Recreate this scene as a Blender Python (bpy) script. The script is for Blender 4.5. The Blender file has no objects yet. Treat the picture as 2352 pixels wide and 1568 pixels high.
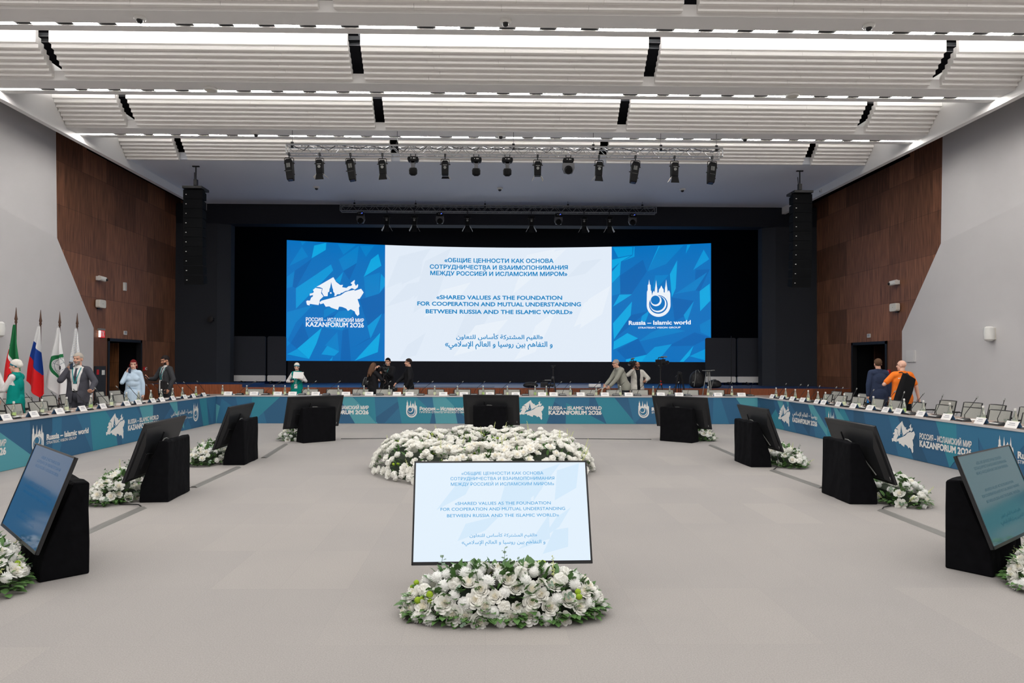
import bpy, bmesh, math, random
from mathutils import Vector, Matrix
S = bpy.context.scene
C = S.collection
V = Vector
PI = math.pi
random.seed(7)

# ------------------------------------------------------------------ camera, world, exposure, large lights
def make_camera():
    cd = bpy.data.cameras.new('camera'); co = bpy.data.objects.new('camera', cd); C.objects.link(co)
    cd.lens = 24.0; cd.sensor_width = 36.0; cd.clip_end = 200
    cd.shift_x = 0.01407; cd.shift_y = 0.01335
    yaw, pitch, roll = 0.0165, 0.01045, 0.00307
    fwd = V((math.sin(yaw)*math.cos(pitch), math.cos(yaw)*math.cos(pitch), math.sin(pitch)))
    right = V((math.cos(yaw), -math.sin(yaw), 0)); up = right.cross(fwd)
    # the horizon drops slightly to the right
    cr, sr = math.cos(roll), math.sin(roll)
    r2 = right*cr + up*sr; u2 = up*cr - right*sr
    m = Matrix((( r2.x, u2.x, -fwd.x, 0), (r2.y, u2.y, -fwd.y, 0), (r2.z, u2.z, -fwd.z, 1.65), (0, 0, 0, 1)))
    co.matrix_world = m
    S.camera = co
make_camera()
S.view_settings.view_transform = 'Standard'; S.view_settings.look = 'None'
S.view_settings.gamma = 1.0; S.view_settings.use_curve_mapping = False
S.view_settings.exposure = 0.0
w = bpy.data.worlds.new('hall_ambient'); S.world = w; w.use_nodes = True
w.node_tree.nodes['Background'].inputs[0].default_value = (0.02, 0.02, 0.022, 1)

ROW = 2.86
STRIPS = [11.71, 14.57, 17.43]                     # light strips in view
STRIPS_BACK = [8.85, 5.99, 3.13, 0.27, -2.59, -5.45]  # the same strips above and behind the camera
XL, XR = -10.37, 11.08                              # ceiling fascias
WL, WR = -11.5, 12.4                                # side walls
DOWN_W = 300.0; COVE_W = 500.0; LAMP_E = 80.0; RECESS_W = 74.0
def area(name, loc, sx, sy, power, direction, col=(1.0, 0.975, 0.945)):
    d = bpy.data.lights.new(name, 'AREA'); d.shape = 'RECTANGLE'; d.size = sx; d.size_y = sy; d.energy = power; d.color = col
    o = bpy.data.objects.new(name, d); C.objects.link(o); o.location = loc
    z = -V(direction).normalized(); x = V((1, 0, 0)); y = z.cross(x)
    o.matrix_world = Matrix(((x.x, y.x, z.x, loc[0]), (x.y, y.y, z.y, loc[1]), (x.z, y.z, z.z, loc[2]), (0, 0, 0, 1)))
    return o
for s in STRIPS_BACK:
    area('strip_light', (0.35, s, 7.398), 21.0, 0.08, DOWN_W, (0, 0, -1))
for s in STRIPS + STRIPS_BACK:
    area('cove_light', (0.35, s+0.10, 7.645), 21.0, 0.02, COVE_W, (0, 0.8, 0.6))
    area('recess_light', (0.35, s+0.80, 8.22), 21.0, 0.22, RECESS_W, (0, 0.92, -0.38))

# ------------------------------------------------------------------ colour and material helpers
def lin(c):
    return tuple((x/255/12.92 if x/255 <= 0.04045 else ((x/255+0.055)/1.055)**2.4) for x in c)
def mat(name, rgb, rough=0.6, metal=0.0, spec=0.5, var=None, bump=None, coat=0.0, alpha=None, trans=0.0, emit=None, sheen=0.0):
    m = bpy.data.materials.new(name); m.use_nodes = True
    nt = m.node_tree; b = nt.nodes['Principled BSDF']; c = lin(rgb)
    b.inputs['Base Color'].default_value = (*c, 1)
    b.inputs['Roughness'].default_value = rough; b.inputs['Metallic'].default_value = metal
    b.inputs['Specular IOR Level'].default_value = spec
    if coat: b.inputs['Coat Weight'].default_value = coat; b.inputs['Coat Roughness'].default_value = 0.05
    if sheen: b.inputs['Sheen Weight'].default_value = sheen
    if trans: b.inputs['Transmission Weight'].default_value = trans; b.inputs['IOR'].default_value = 1.45
    if emit: b.inputs['Emission Color'].default_value = (*lin(emit[0]), 1); b.inputs['Emission Strength'].default_value = emit[1]
    if var or bump:
        tc = nt.nodes.new('ShaderNodeTexCoord'); n = nt.nodes.new('ShaderNodeTexNoise'); n.inputs['Detail'].default_value = 6
        nt.links.new(tc.outputs['Object'], n.inputs['Vector'])
        if var:
            n.inputs['Scale'].default_value = var[0]
            r = nt.nodes.new('ShaderNodeMix'); r.data_type = 'RGBA'
            k = var[1]
            r.inputs[6].default_value = (*[max(0, x*(1-k)) for x in c], 1); r.inputs[7].default_value = (*[min(1, x*(1+k)) for x in c], 1)
            nt.links.new(n.outputs['Fac'], r.inputs[0]); nt.links.new(r.outputs[2], b.inputs['Base Color'])
        if bump:
            n2 = nt.nodes.new('ShaderNodeTexNoise'); n2.inputs['Scale'].default_value = bump[0]
            nt.links.new(tc.outputs['Object'], n2.inputs['Vector'])
            bp = nt.nodes.new('ShaderNodeBump'); bp.inputs['Strength'].default_value = bump[1]; bp.inputs['Distance'].default_value = 0.02
            nt.links.new(n2.outputs['Fac'], bp.inputs['Height']); nt.links.new(bp.outputs['Normal'], b.inputs['Normal'])
    return m
def emis(name, rgb, strength=1.0):
    """a lamp or a screen: gives off light, with a dark glossy face"""
    return mat(name, (4, 4, 5), rough=0.35, spec=0.2, emit=(rgb, strength))

def wood_mat(name, base, bw=1.25, rh=1.17, axes='YZ', dark=0.45, grain=1.0):
    m = bpy.data.materials.new(name); m.use_nodes = True; nt = m.node_tree; N = nt.nodes; L = nt.links
    b = N['Principled BSDF']; b.inputs['Roughness'].default_value = 0.5; b.inputs['Specular IOR Level'].default_value = 0.3
    tc = N.new('ShaderNodeTexCoord'); sp = N.new('ShaderNodeSeparateXYZ'); cb = N.new('ShaderNodeCombineXYZ')
    L.new(tc.outputs['Object'], sp.inputs[0]); L.new(sp.outputs[axes[0]], cb.inputs[0]); L.new(sp.outputs[axes[1]], cb.inputs[1])
    br = N.new('ShaderNodeTexBrick'); L.new(cb.outputs[0], br.inputs['Vector'])
    br.inputs['Scale'].default_value = 1.0; br.inputs['Brick Width'].default_value = bw; br.inputs['Row Height'].default_value = rh
    br.inputs['Mortar Size'].default_value = 0.004; br.offset = 0.37; br.inputs['Bias'].default_value = 0.0
    c = lin(base)
    br.inputs['Color1'].default_value = (*[x*0.6 for x in c], 1); br.inputs['Color2'].default_value = (*[x*1.32 for x in c], 1)
    br.inputs['Mortar'].default_value = (*[x*0.3 for x in c], 1)
    mp = N.new('ShaderNodeMapping'); mp.inputs['Scale'].default_value = (16, 0.9, 1); L.new(cb.outputs[0], mp.inputs[0])
    nz = N.new('ShaderNodeTexNoise'); nz.inputs['Scale'].default_value = 1.6; nz.inputs['Detail'].default_value = 8; L.new(mp.outputs[0], nz.inputs['Vector'])
    cr = N.new('ShaderNodeValToRGB'); cr.color_ramp.elements[0].position = 0.3; cr.color_ramp.elements[1].position = 0.7
    cr.color_ramp.elements[0].color = (dark, dark, dark, 1); cr.color_ramp.elements[1].color = (1.15, 1.1, 1.05, 1)
    L.new(nz.outputs['Fac'], cr.inputs[0])
    mx = N.new('ShaderNodeMix'); mx.data_type = 'RGBA'; mx.blend_type = 'MULTIPLY'; mx.inputs[0].default_value = grain
    L.new(br.outputs['Color'], mx.inputs[6]); L.new(cr.outputs[0], mx.inputs[7]); L.new(mx.outputs[2], b.inputs['Base Color'])
    return m

def carpet_mat():
    m = bpy.data.materials.new('carpet_tiles'); m.use_nodes = True; nt = m.node_tree; N = nt.nodes; L = nt.links
    b = N['Principled BSDF']; b.inputs['Roughness'].default_value = 0.95; b.inputs['Specular IOR Level'].default_value = 0.15
    b.inputs['Sheen Weight'].default_value = 0.15
    tc = N.new('ShaderNodeTexCoord')
    br = N.new('ShaderNodeTexBrick'); L.new(tc.outputs['Object'], br.inputs['Vector'])
    br.inputs['Scale'].default_value = 1.0; br.inputs['Brick Width'].default_value = 0.5; br.inputs['Row Height'].default_value = 1.0; br.offset = 0.0
    br.inputs['Mortar Size'].default_value = 0.0015; br.inputs['Bias'].default_value = -0.55
    c = lin((149, 145, 142))
    br.inputs['Color1'].default_value = (*c, 1); br.inputs['Color2'].default_value = (*lin((159, 154, 149)), 1); br.inputs['Mortar'].default_value = (*[x*0.93 for x in c], 1)
    nz = N.new('ShaderNodeTexNoise'); nz.inputs['Scale'].default_value = 0.35; nz.inputs['Detail'].default_value = 4; L.new(tc.outputs['Object'], nz.inputs['Vector'])
    cr = N.new('ShaderNodeValToRGB'); cr.color_ramp.elements[0].position = 0.3; cr.color_ramp.elements[1].position = 0.7
    cr.color_ramp.elements[0].color = (0.9, 0.9, 0.91, 1); cr.color_ramp.elements[1].color = (1.04, 1.03, 1.02, 1); L.new(nz.outputs['Fac'], cr.inputs[0])
    n2 = N.new('ShaderNodeTexNoise'); n2.inputs['Scale'].default_value = 120; n2.inputs['Detail'].default_value = 3; L.new(tc.outputs['Object'], n2.inputs['Vector'])
    c2 = N.new('ShaderNodeValToRGB'); c2.color_ramp.elements[0].position = 0.3; c2.color_ramp.elements[1].position = 0.7
    c2.color_ramp.elements[0].color = (0.86, 0.86, 0.86, 1); c2.color_ramp.elements[1].color = (1.1, 1.1, 1.1, 1); L.new(n2.outputs['Fac'], c2.inputs[0])
    m1 = N.new('ShaderNodeMix'); m1.data_type = 'RGBA'; m1.blend_type = 'MULTIPLY'; m1.inputs[0].default_value = 1
    m2 = N.new('ShaderNodeMix'); m2.data_type = 'RGBA'; m2.blend_type = 'MULTIPLY'; m2.inputs[0].default_value = 1
    L.new(br.outputs['Color'], m1.inputs[6]); L.new(cr.outputs[0], m1.inputs[7]); L.new(m1.outputs[2], m2.inputs[6]); L.new(c2.outputs[0], m2.inputs[7])
    L.new(m2.outputs[2], b.inputs['Base Color'])
    bp = N.new('ShaderNodeBump'); bp.inputs['Strength'].default_value = 0.3; bp.inputs['Distance'].default_value = 0.004
    L.new(n2.outputs['Fac'], bp.inputs['Height']); L.new(bp.outputs['Normal'], b.inputs['Normal'])
    return m

M = dict(
    carpet=carpet_mat(),
    plaster=mat('grey_plaster', (206, 203, 203), 0.85, spec=0.2, var=(0.9, 0.06), bump=(3.0, 0.15)),
    wood=wood_mat('walnut_panelling', (142, 97, 73)),
    stage_wood=wood_mat('stage_front_wood', (150, 86, 56), 2.4, 3.0, 'XZ', 0.6),
    ceiling_white=mat('matt_white_ceiling', (232, 230, 228), 0.7, spec=0.25),
    white_paint=mat('white_paint', (226, 224, 222), 0.6),
    blade=mat('white_baffle', (236, 233, 230), 0.55, spec=0.3),
    plenum=mat('dark_plenum', (6, 6, 7), 1.0, spec=0.0),
    joist=mat('dull_steel_joist', (90, 92, 96), 0.5, 0.4),
    channel=mat('black_channel', (9, 9, 11), 0.6),
    soffit=mat('grey_soffit_paint', (220, 224, 232), 0.75, spec=0.2),
    darkwall=mat('charcoal_wall', (49, 52, 58), 0.8, spec=0.2, var=(40, 0.12)),
    lintel=mat('charcoal_lintel', (34, 36, 43), 0.8, spec=0.2),
    stageblack=mat('black_drape', (12, 13, 17), 0.9, spec=0.1),
    skirt=mat('black_skirt', (46, 47, 52), 0.9, spec=0.1, var=(30, 0.2)),
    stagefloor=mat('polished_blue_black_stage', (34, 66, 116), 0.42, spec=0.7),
    black=mat('black_plastic', (17, 17, 20), 0.45),
    blackmetal=mat('black_metal', (22, 22, 25), 0.4, 0.4),
    velvet=mat('black_velvet', (14, 14, 17), 0.9, spec=0.08, var=(14, 0.5), bump=(9, 0.5)),
    cable=mat('black_cable', (14, 14, 16), 0.5),
    alu=mat('aluminium', (190, 192, 196), 0.3, 0.9),
    greyplastic=mat('grey_plastic', (122, 123, 120), 0.5),
    whiteplastic=mat('white_plastic', (225, 224, 220), 0.4),
    creamplastic=mat('cream_plastic', (214, 210, 200), 0.5),
    red=mat('red_plastic', (190, 30, 34), 0.4),
    lamp=emis('lamp_diffuser', (255, 252, 247), LAMP_E),
    led_white=mat('screen_white', (4, 4, 5), 0.5, spec=0.1, emit=((226, 236, 248), 1.0)),
    banner_white=mat('print_white', (232, 230, 226), 0.7),
)

# ------------------------------------------------------------------ object helpers
def link(name, me, parent=None):
    o = bpy.data.objects.new(name, me); C.objects.link(o)
    if parent: o.parent = parent
    return o
def tag(o, label, cat, group=None):
    o['label'] = label; o['category'] = cat
    if group: o['group'] = group
    return o
def thing(name, label, cat, loc=(0, 0, 0), rotz=0.0, group=None):
    o = bpy.data.objects.new(name, None); C.objects.link(o); o.empty_display_size = 0.1
    o.location = loc; o.rotation_euler = (0, 0, rotz)
    return tag(o, label, cat, group)
def dup(root, loc=None, rotz=None, label=None, group=None):
    r = root.copy(); C.objects.link(r)
    if loc is not None: r.location = loc
    if rotz is not None: r.rotation_euler = (0, 0, rotz)
    if label: r['label'] = label
    if group: r['group'] = group
    for ch in list(root.children):
        c = ch.copy(); C.objects.link(c); c.parent = r
        for g in list(ch.children):
            d = g.copy(); C.objects.link(d); d.parent = c
    return r
ORD = 'first second third fourth fifth sixth seventh eighth ninth tenth eleventh twelfth thirteenth fourteenth fifteenth sixteenth seventeenth eighteenth nineteenth twentieth twenty-first twenty-second twenty-third twenty-fourth twenty-fifth twenty-sixth twenty-seventh twenty-eighth twenty-ninth thirtieth'.split()

class MB:
    """collects shapes; build() links them as one mesh object"""
    def __init__(s): s.v = []; s.f = []; s.m = []; s.mi = 0
    def face(s, pts):
        n = len(s.v); s.v += [tuple(p) for p in pts]; s.f.append(tuple(range(n, n+len(pts)))); s.m.append(s.mi); return s
    def raw(s, vs, fs):
        n = len(s.v); s.v += [tuple(p) for p in vs]
        for f in fs: s.f.append(tuple(n+i for i in f)); s.m.append(s.mi)
        return s
    def box(s, a, b, mtx=None):
        x0, y0, z0 = a; x1, y1, z1 = b
        vs = [V(p) for p in ((x0,y0,z0),(x1,y0,z0),(x1,y1,z0),(x0,y1,z0),(x0,y0,z1),(x1,y0,z1),(x1,y1,z1),(x0,y1,z1))]
        if mtx is not None: vs = [mtx @ p for p in vs]
        return s.raw(vs, [(0,3,2,1),(4,5,6,7),(0,1,5,4),(1,2,6,5),(2,3,7,6),(3,0,4,7)])
    def rbox(s, a, b, r, mtx=None, seg=2):
        """box with rounded vertical-plane outline (rounded in x-z), used for cushions and panels"""
        x0, y0, z0 = a; x1, y1, z1 = b; pts = []
        for cx, cz, a0 in ((x1-r, z1-r, 0), (x0+r, z1-r, 90), (x0+r, z0+r, 180), (x1-r, z0+r, 270)):
            for k in range(seg+1):
                t = math.radians(a0+90*k/seg); pts.append((cx+r*math.cos(t), cz+r*math.sin(t)))
        return s.prism(pts, y0, y1, mtx)
    def prism(s, pts, y0, y1, mtx=None):
        """outline in x-z, extruded along y"""
        n = len(pts); vs = [V((p[0], y0, p[1])) for p in pts] + [V((p[0], y1, p[1])) for p in pts]
        if mtx is not None: vs = [mtx @ p for p in vs]
        return s.raw(vs, [tuple(range(n)), tuple(range(2*n-1, n-1, -1))] + [(i, i+n, (i+1) % n+n, (i+1) % n) for i in range(n)])
    def tube(s, pts, r, n=6, close=True):
        pts = [V(p) for p in pts]; rs = r if isinstance(r, (list, tuple)) else [r]*len(pts); base = len(s.v); up = None
        for i, p in enumerate(pts):
            d = (pts[min(i+1, len(pts)-1)]-pts[max(i-1, 0)]).normalized()
            if up is None: up = V((0, 0, 1)) if abs(d.z) < 0.9 else V((1, 0, 0))
            a = d.cross(up)
            if a.length < 1e-4: a = d.cross(V((0.3, 1, 0.2)))
            a.normalize(); b = a.cross(d).normalized(); up = b
            for k in range(n):
                t = 2*PI*k/n; s.v.append(tuple(p+rs[i]*(a*math.cos(t)+b*math.sin(t))))
        for i in range(len(pts)-1):
            for k in range(n):
                s.f.append((base+i*n+k, base+i*n+(k+1) % n, base+(i+1)*n+(k+1) % n, base+(i+1)*n+k)); s.m.append(s.mi)
        if close:
            s.f.append(tuple(base+k for k in range(n-1, -1, -1))); s.m.append(s.mi)
            s.f.append(tuple(base+(len(pts)-1)*n+k for k in range(n))); s.m.append(s.mi)
        return s
    def lathe(s, prof, n=14, c=(0, 0, 0), mtx=None):
        base = len(s.v); c = V(c)
        for r, z in prof:
            for k in range(n):
                p = V((r*math.cos(2*PI*k/n), r*math.sin(2*PI*k/n), z))
                if mtx is not None: p = mtx @ p
                s.v.append(tuple(p+c))
        for i in range(len(prof)-1):
            for k in range(n):
                s.f.append((base+i*n+k, base+i*n+(k+1) % n, base+(i+1)*n+(k+1) % n, base+(i+1)*n+k)); s.m.append(s.mi)
        if prof[0][0] > 1e-5: s.f.append(tuple(base+k for k in range(n-1, -1, -1))); s.m.append(s.mi)
        if prof[-1][0] > 1e-5: s.f.append(tuple(base+(len(prof)-1)*n+k for k in range(n))); s.m.append(s.mi)
        return s
    def ball(s, c, r, n=10, m=7, mtx=None):
        rr = r if isinstance(r, (list, tuple)) else (r, r, r); base = len(s.v)
        for j in range(m+1):
            ph = PI*j/m
            for k in range(n):
                t = 2*PI*k/n; p = V((rr[0]*math.sin(ph)*math.cos(t), rr[1]*math.sin(ph)*math.sin(t), rr[2]*math.cos(ph)))
                if mtx is not None: p = mtx @ p
                s.v.append(tuple(p+V(c)))
        for j in range(m):
            for k in range(n):
                s.f.append((base+j*n+k, base+(j+1)*n+k, base+(j+1)*n+(k+1) % n, base+j*n+(k+1) % n)); s.m.append(s.mi)
        return s
    def mesh(s, name, mats, smooth=False):
        me = bpy.data.meshes.new(name); me.from_pydata(s.v, [], s.f)
        for m in (mats if isinstance(mats, (list, tuple)) else [mats]): me.materials.append(m)
        me.polygons.foreach_set('material_index', s.m)
        if smooth:
            me.polygons.foreach_set('use_smooth', [True]*len(me.polygons))
            try: me.set_sharp_from_angle(angle=math.radians(40))
            except Exception: pass
        me.validate(); me.update(); return me
    def build(s, name, mats, parent=None, smooth=False): return link(name, s.mesh(name, mats, smooth), parent)
def struct(o): o['kind'] = 'structure'; return o
def part(parent, name, mats, fn, smooth=False, label=None):
    m = MB(); fn(m); o = m.build(name, mats, parent, smooth)
    if label: o['label'] = label
    return o
def bevel(o, w=0.01, seg=2):
    md = o.modifiers.new('bevel', 'BEVEL'); md.width = w; md.segments = seg; md.limit_method = 'ANGLE'; md.angle_limit = math.radians(40); return o
# ------------------------------------------------------------------ the hall: floor, walls, ceiling
part(None, 'floor', M['carpet'], lambda m: m.box((WL-0.4, -8, -0.1), (WR+0.4, 30.2, 0)))['kind'] = 'structure'
DZ = 2.35; DY0, DY1 = 20.9, 22.95                   # the two side doors
def side_wall(name, X, sgn):
    """panelled wood part of a side wall with the door opening; sgn = +1 on the left (the room lies at +X)"""
    m = MB(); t = X-sgn*0.15
    def q(y0, z0, y1, z1, y2, z2, y3, z3):
        a = [(X, y0, z0), (X, y1, z1), (X, y2, z2), (X, y3, z3)]; b = [(t, y, z) for _, y, z in a]
        m.raw(a+b, [(0, 1, 2, 3), (7, 6, 5, 4), (0, 4, 5, 1), (1, 5, 6, 2), (2, 6, 7, 3), (3, 7, 4, 0)])
    q(18.0, 4.87, DY0, DZ, DY0, 8.8, 18.0, 8.8)
    q(19.9, 2.61, 18.0, 4.87, DY0, DZ, DY0, DZ)
    q(19.95, 0, DY0, 0, DY0, DZ, 19.95, 2.61)
    q(DY0, DZ, DY1, DZ, DY1, 8.8, DY0, 8.8)
    q(DY1, 0, 26.0, 0, 26.0, 8.8, DY1, 8.8)
    struct(m.build(name, M['wood']))
def grey_wall(name, X, sgn):
    """folded plaster wall: large flat facets that lean a little in or out"""
    o = lambda y, z, d: (X+sgn*d, y, z)
    top = 8.8
    P = dict(a=o(18.05, top, 0.16), b=o(18.05, 4.87, 0.24), c=o(20.0, 2.61, 0.10), d=o(20.0, 0, 0.10),
             e=o(13.2, top, 0.02), f=o(14.6, 5.35, 0.34), g=o(15.6, 2.75, 0.12), h=o(15.2, 0, 0.06),
             i=o(9.0, top, 0.12), j=o(10.2, 5.9, 0.10), k=o(11.5, 1.5, 0.28), l=o(11.5, 0, 0.2),
             n=o(-8, top, 0.0), p=o(-8, 5.0, 0.2), r=o(-8, 0, 0.0), s=o(4, top, 0.15), t=o(5, 4.6, 0.3), u=o(5, 0, 0.1))
    m = MB()
    for f in ('abfe', 'bcgf', 'cdhg', 'efji', 'fgkj', 'ghlk', 'ijts', 'jkt', 'klut', 'stpn', 'turp'):
        m.face([P[k] for k in f])
    # edge faces where the plaster stands proud of the wood
    for k0, k1 in ('ab', 'bc', 'cd'):
        a, b = P[k0], P[k1]; m.face([a, b, (X-sgn*0.2, b[1], b[2]), (X-sgn*0.2, a[1], a[2])])
    struct(m.build(name, M['plaster']))
side_wall('wall_left', WL, 1); side_wall('wall_right', WR, -1)
grey_wall('wall_left.001', WL, 1); grey_wall('wall_right.001', WR, -1)
part(None, 'wall_back', M['plaster'], lambda m: m.box((WL-0.4, -8.2, 0), (WR+0.4, -8, 8.8)))['kind'] = 'structure'

# ceiling body: flats between the louvres, soffit before the stage, plenum above, cove lips
def ceiling_flat(m, s):
    for y0, y1 in ((s-0.485, s-0.045), (s+0.045, s+0.24)):
        m.box((XL, y0, 7.40), (XR, y1, 7.60))
    m.box((XL, s+0.225, 7.60), (XR, s+0.24, 7.666))
m = MB()
for s in STRIPS+STRIPS_BACK: ceiling_flat(m, s)
struct(m.build('ceiling', M['ceiling_white']))
m = MB(); m.box((XL, 19.84, 7.49), (XR, 25.4, 7.7)); struct(m.build('ceiling_soffit', M['soffit']))
m = MB(); m.box((WL-0.3, -8, 8.75), (WR+0.3, 25.4, 8.85)); m.box((WL-0.3, 19.75, 7.72), (WR+0.3, 30.1, 7.78))
struct(m.build('ceiling_plenum', M['plenum']))
m = MB()
for s in STRIPS+STRIPS_BACK:
    m.box((XL, s-0.045, 7.47), (XR, s+0.045, 7.52)); m.box((XL, s-0.0445, 7.411), (XR, s+0.0445, 7.42))
    m.box((XL, s-0.047, 7.41), (XR, s-0.0435, 7.47)); m.box((XL, s+0.0435, 7.41), (XR, s+0.047, 7.47))
struct(m.build('trim_1', M['channel']))
m = MB(); m.box((XL-0.14, -8, 7.24), (XL, 25.4, 8.75)); struct(m.build('trim_left', M['ceiling_white']))
m = MB(); m.box((XR, -8, 7.24), (XR+0.14, 25.4, 8.75)); struct(m.build('trim_right', M['ceiling_white']))
# steel joists glimpsed through the gaps of the louvres
m = MB()
for gx in (-8.745, -2.645, 3.345, 9.345):
    for s in STRIPS+[20.29, 8.85]:
        for k in range(4): m.box((gx-0.5, s-1.5+k*0.36, 8.18+0.05*(k % 2)), (gx+0.5, s-1.46+k*0.36, 8.24+0.05*(k % 2)))
        m.tube([(gx-0.04, s-1.6, 8.5), (gx-0.04, s, 8.5)], 0.02)
struct(m.build('ceiling_joists', M['joist']))

# stepped louvre panels
SEG = [(-10.36, -8.87, 'far left'), (-8.62, -2.77, 'second'), (-2.52, 3.22, 'middle'), (3.47, 9.22, 'fourth'), (9.47, 11.07, 'far right')]
def louvre_mesh(x0, x1):
    m = MB()
    for i in range(7):
        y = -1.08+0.085*i; zb = 7.91-0.0767*i; zt = zb+(0.42 if i == 0 else 0.22)
        # boards butt end to end with hairline joints
        n = max(1, round((x1-x0)/1.4)); off = (i % 3-1)*0.12 if n > 1 else 0
        xs = [x0]+[x0+(x1-x0)*k/n+off for k in range(1, n)]+[x1]
        for a, b in zip(xs[:-1], xs[1:]): m.box((a+0.002, y, zb), (b-0.002, y+0.083, zt))
    return m.mesh('louvre_panel', M['blade'])
rows = [(8.85, 'above the nearest light strip'), (11.71, 'ahead of the nearest light strip'), (14.57, 'behind the nearest light strip'), (17.43, 'behind the middle light strip'), (20.29, 'above the lighting truss')]
rows[1:2] = []
ROWNAMES = {8.85: 'out of view row', 11.71: 'nearest row at the top edge', 14.57: 'row behind the nearest light strip', 17.43: 'row behind the middle light strip', 20.29: 'farthest row over the lighting truss'}
for k, (x0, x1, pos) in enumerate(SEG):
    me = louvre_mesh(x0, x1)
    for s, rn in ROWNAMES.items():
        if s == 8.85: continue
        o = link('louvre_panel', me); o.location = (0, s, 0)
        if s == 11.71 and k in (0, 4): tag(o, f'white stepped louvre ceiling panel, {pos} end of the {rn}', 'ceiling panel', 'louvre ceiling panels')
        else: tag(o, f'white stepped louvre ceiling panel, {ORD[k]} from left in the {rn}', 'ceiling panel', 'louvre ceiling panels')
m = MB()                                             # the same louvres overhead, out of the picture
for s in STRIPS_BACK:
    for i in range(7): m.box((XL, s-1.08+0.085*i, 7.91-0.0767*i), (XR, s-1.02+0.085*i, 8.2-0.06*i))
struct(m.build('ceiling_louvres', M['blade']))

# linear lamps in the black slots
lm_long = MB().box((0, -0.042, 7.405), (0.98, 0.042, 7.45)).mesh('linear_lamp', M['lamp'])
lm_short = MB().box((0, -0.042, 7.405), (0.41, 0.042, 7.45)).mesh('linear_lamp', M['lamp'])
for si, s in enumerate(STRIPS):
    nm = ('nearest', 'middle', 'farthest')[si]; n = 0; x = -6.33-2*4.13; cells = []
    while x < XR+1:
        for dx, ln in ((0, 0.98), (1.31, 0.41), (1.99, 0.41), (2.69, 0.41), (3.40, 0.41)):
            if x+dx > XL+0.02 and x+dx+ln < XR-0.02: cells.append((x+dx, ln))
            elif x+dx < XR-0.3 and x+dx+ln > XR-0.03: cells.append((x+dx, XR-0.03-x-dx))
            elif x+dx+ln > XL+0.3 and x+dx < XL: cells.append((XL+0.03, x+dx+ln-XL-0.03))
        x += 4.13
    for i, (xx, ln) in enumerate(cells):
        o = link('linear_lamp', lm_long if ln > 0.6 else lm_short); o.location = (xx, s, 0)
        if ln not in (0.98, 0.41): o.scale.x = ln/(0.98 if ln > 0.6 else 0.41)
        tag(o, f"{'long' if ln > 0.6 else 'short'} glowing white linear lamp, {ORD[i]} from left in the {nm} ceiling light strip", 'ceiling lamp', 'linear lamps in the ceiling strips')

# doors
def door(n, X, sgn):
    d = thing(f'door_{n}', 'dark open doorway with black frame in the wood wall', 'door'); d['kind'] = 'structure'
    x1 = X-sgn*1.6
    def rec(m):
        a, b = sorted((X-sgn*0.15, x1))
        m.face([(a, DY0, 0), (b, DY0, 0), (b, DY0, DZ), (a, DY0, DZ)]); m.face([(a, DY1, 0), (b, DY1, 0), (b, DY1, DZ), (a, DY1, DZ)])
        m.face([(a, DY0, DZ), (b, DY0, DZ), (b, DY1, DZ), (a, DY1, DZ)]); m.face([(x1, DY0, 0), (x1, DY1, 0), (x1, DY1, DZ), (x1, DY0, DZ)])
    part(d, 'recess', M['stageblack'], rec)
    def fr(m):
        a, b = sorted((X-sgn*0.12, X+sgn*0.03))
        m.box((a, DY0, 0), (b, DY0+0.09, DZ)); m.box((a, DY1-0.09, 0), (b, DY1, DZ)); m.box((a, DY0, DZ-0.09), (b, DY1, DZ))
    part(d, 'door_frame', M['black'], fr)
    # open wood-faced leaf
    def leaf(m):
        a, b = sorted((X-sgn*0.66, X-sgn*1.12)); m.box((a, DY1-0.20, 0.02), (b, DY1-0.15, DZ-0.1))
    part(d, 'door_leaf', wood_mat('door_leaf_wood', (150, 100, 66) if n == 1 else (70, 44, 36), 0.9, 0.8, 'XZ'), leaf)
door(1, WL, 1); door(2, WR, -1)

# ------------------------------------------------------------------ stage
SZ = 0.79; SY = 23.05
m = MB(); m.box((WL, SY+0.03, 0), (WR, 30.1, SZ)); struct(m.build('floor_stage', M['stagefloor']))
m = MB(); m.box((WL, SY, 0), (-8.2, SY+0.05, 0.885)); m.box((-8.2, SY, 0), (WR, SY+0.03, SZ-0.005)); struct(m.build('wall_stage_front', M['stage_wood']))
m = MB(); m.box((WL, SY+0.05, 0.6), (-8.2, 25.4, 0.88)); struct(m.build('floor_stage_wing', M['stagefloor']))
OL, OR, OZ = -9.55, 10.42, 6.76
m = MB()
for sg, x0, x1 in ((1, WL, OL), (-1, WR, OR)):
    out = [(x0, 25.4), (x1-sg*0.42, 25.4), (x1, 25.62), (x1, 26.0), (x0, 26.0)]
    n = len(out); m.raw([(x, y, SZ) for x, y in out]+[(x, y, OZ) for x, y in out], [tuple(range(n-1, -1, -1)), tuple(range(n, 2*n))]+[(i, (i+1) % n, (i+1) % n+n, i+n) for i in range(n)])
struct(m.build('wall_proscenium', M['darkwall']))
m = MB(); m.box((WL, 25.40, OZ), (WR, 26.0, 7.49)); struct(m.build('wall_lintel', M['lintel']))
m = MB(); m.box((WL, 29.75, SZ), (WR, 29.9, 7.7)); m.box((WL-0.1, 26, SZ), (WL, 29.8, 7.7)); m.box((WR, 26, SZ), (WR+0.1, 29.8, 7.7)); struct(m.build('wall_stage_back', M['stageblack']))
m = MB(); m.box((WL-0.6, 26.0, 0), (WL-0.15, 26.1, 8.8)); m.box((WR+0.15, 26.0, 0), (WR+0.6, 26.1, 8.8)); struct(m.build('wall_end', M['stageblack']))

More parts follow.
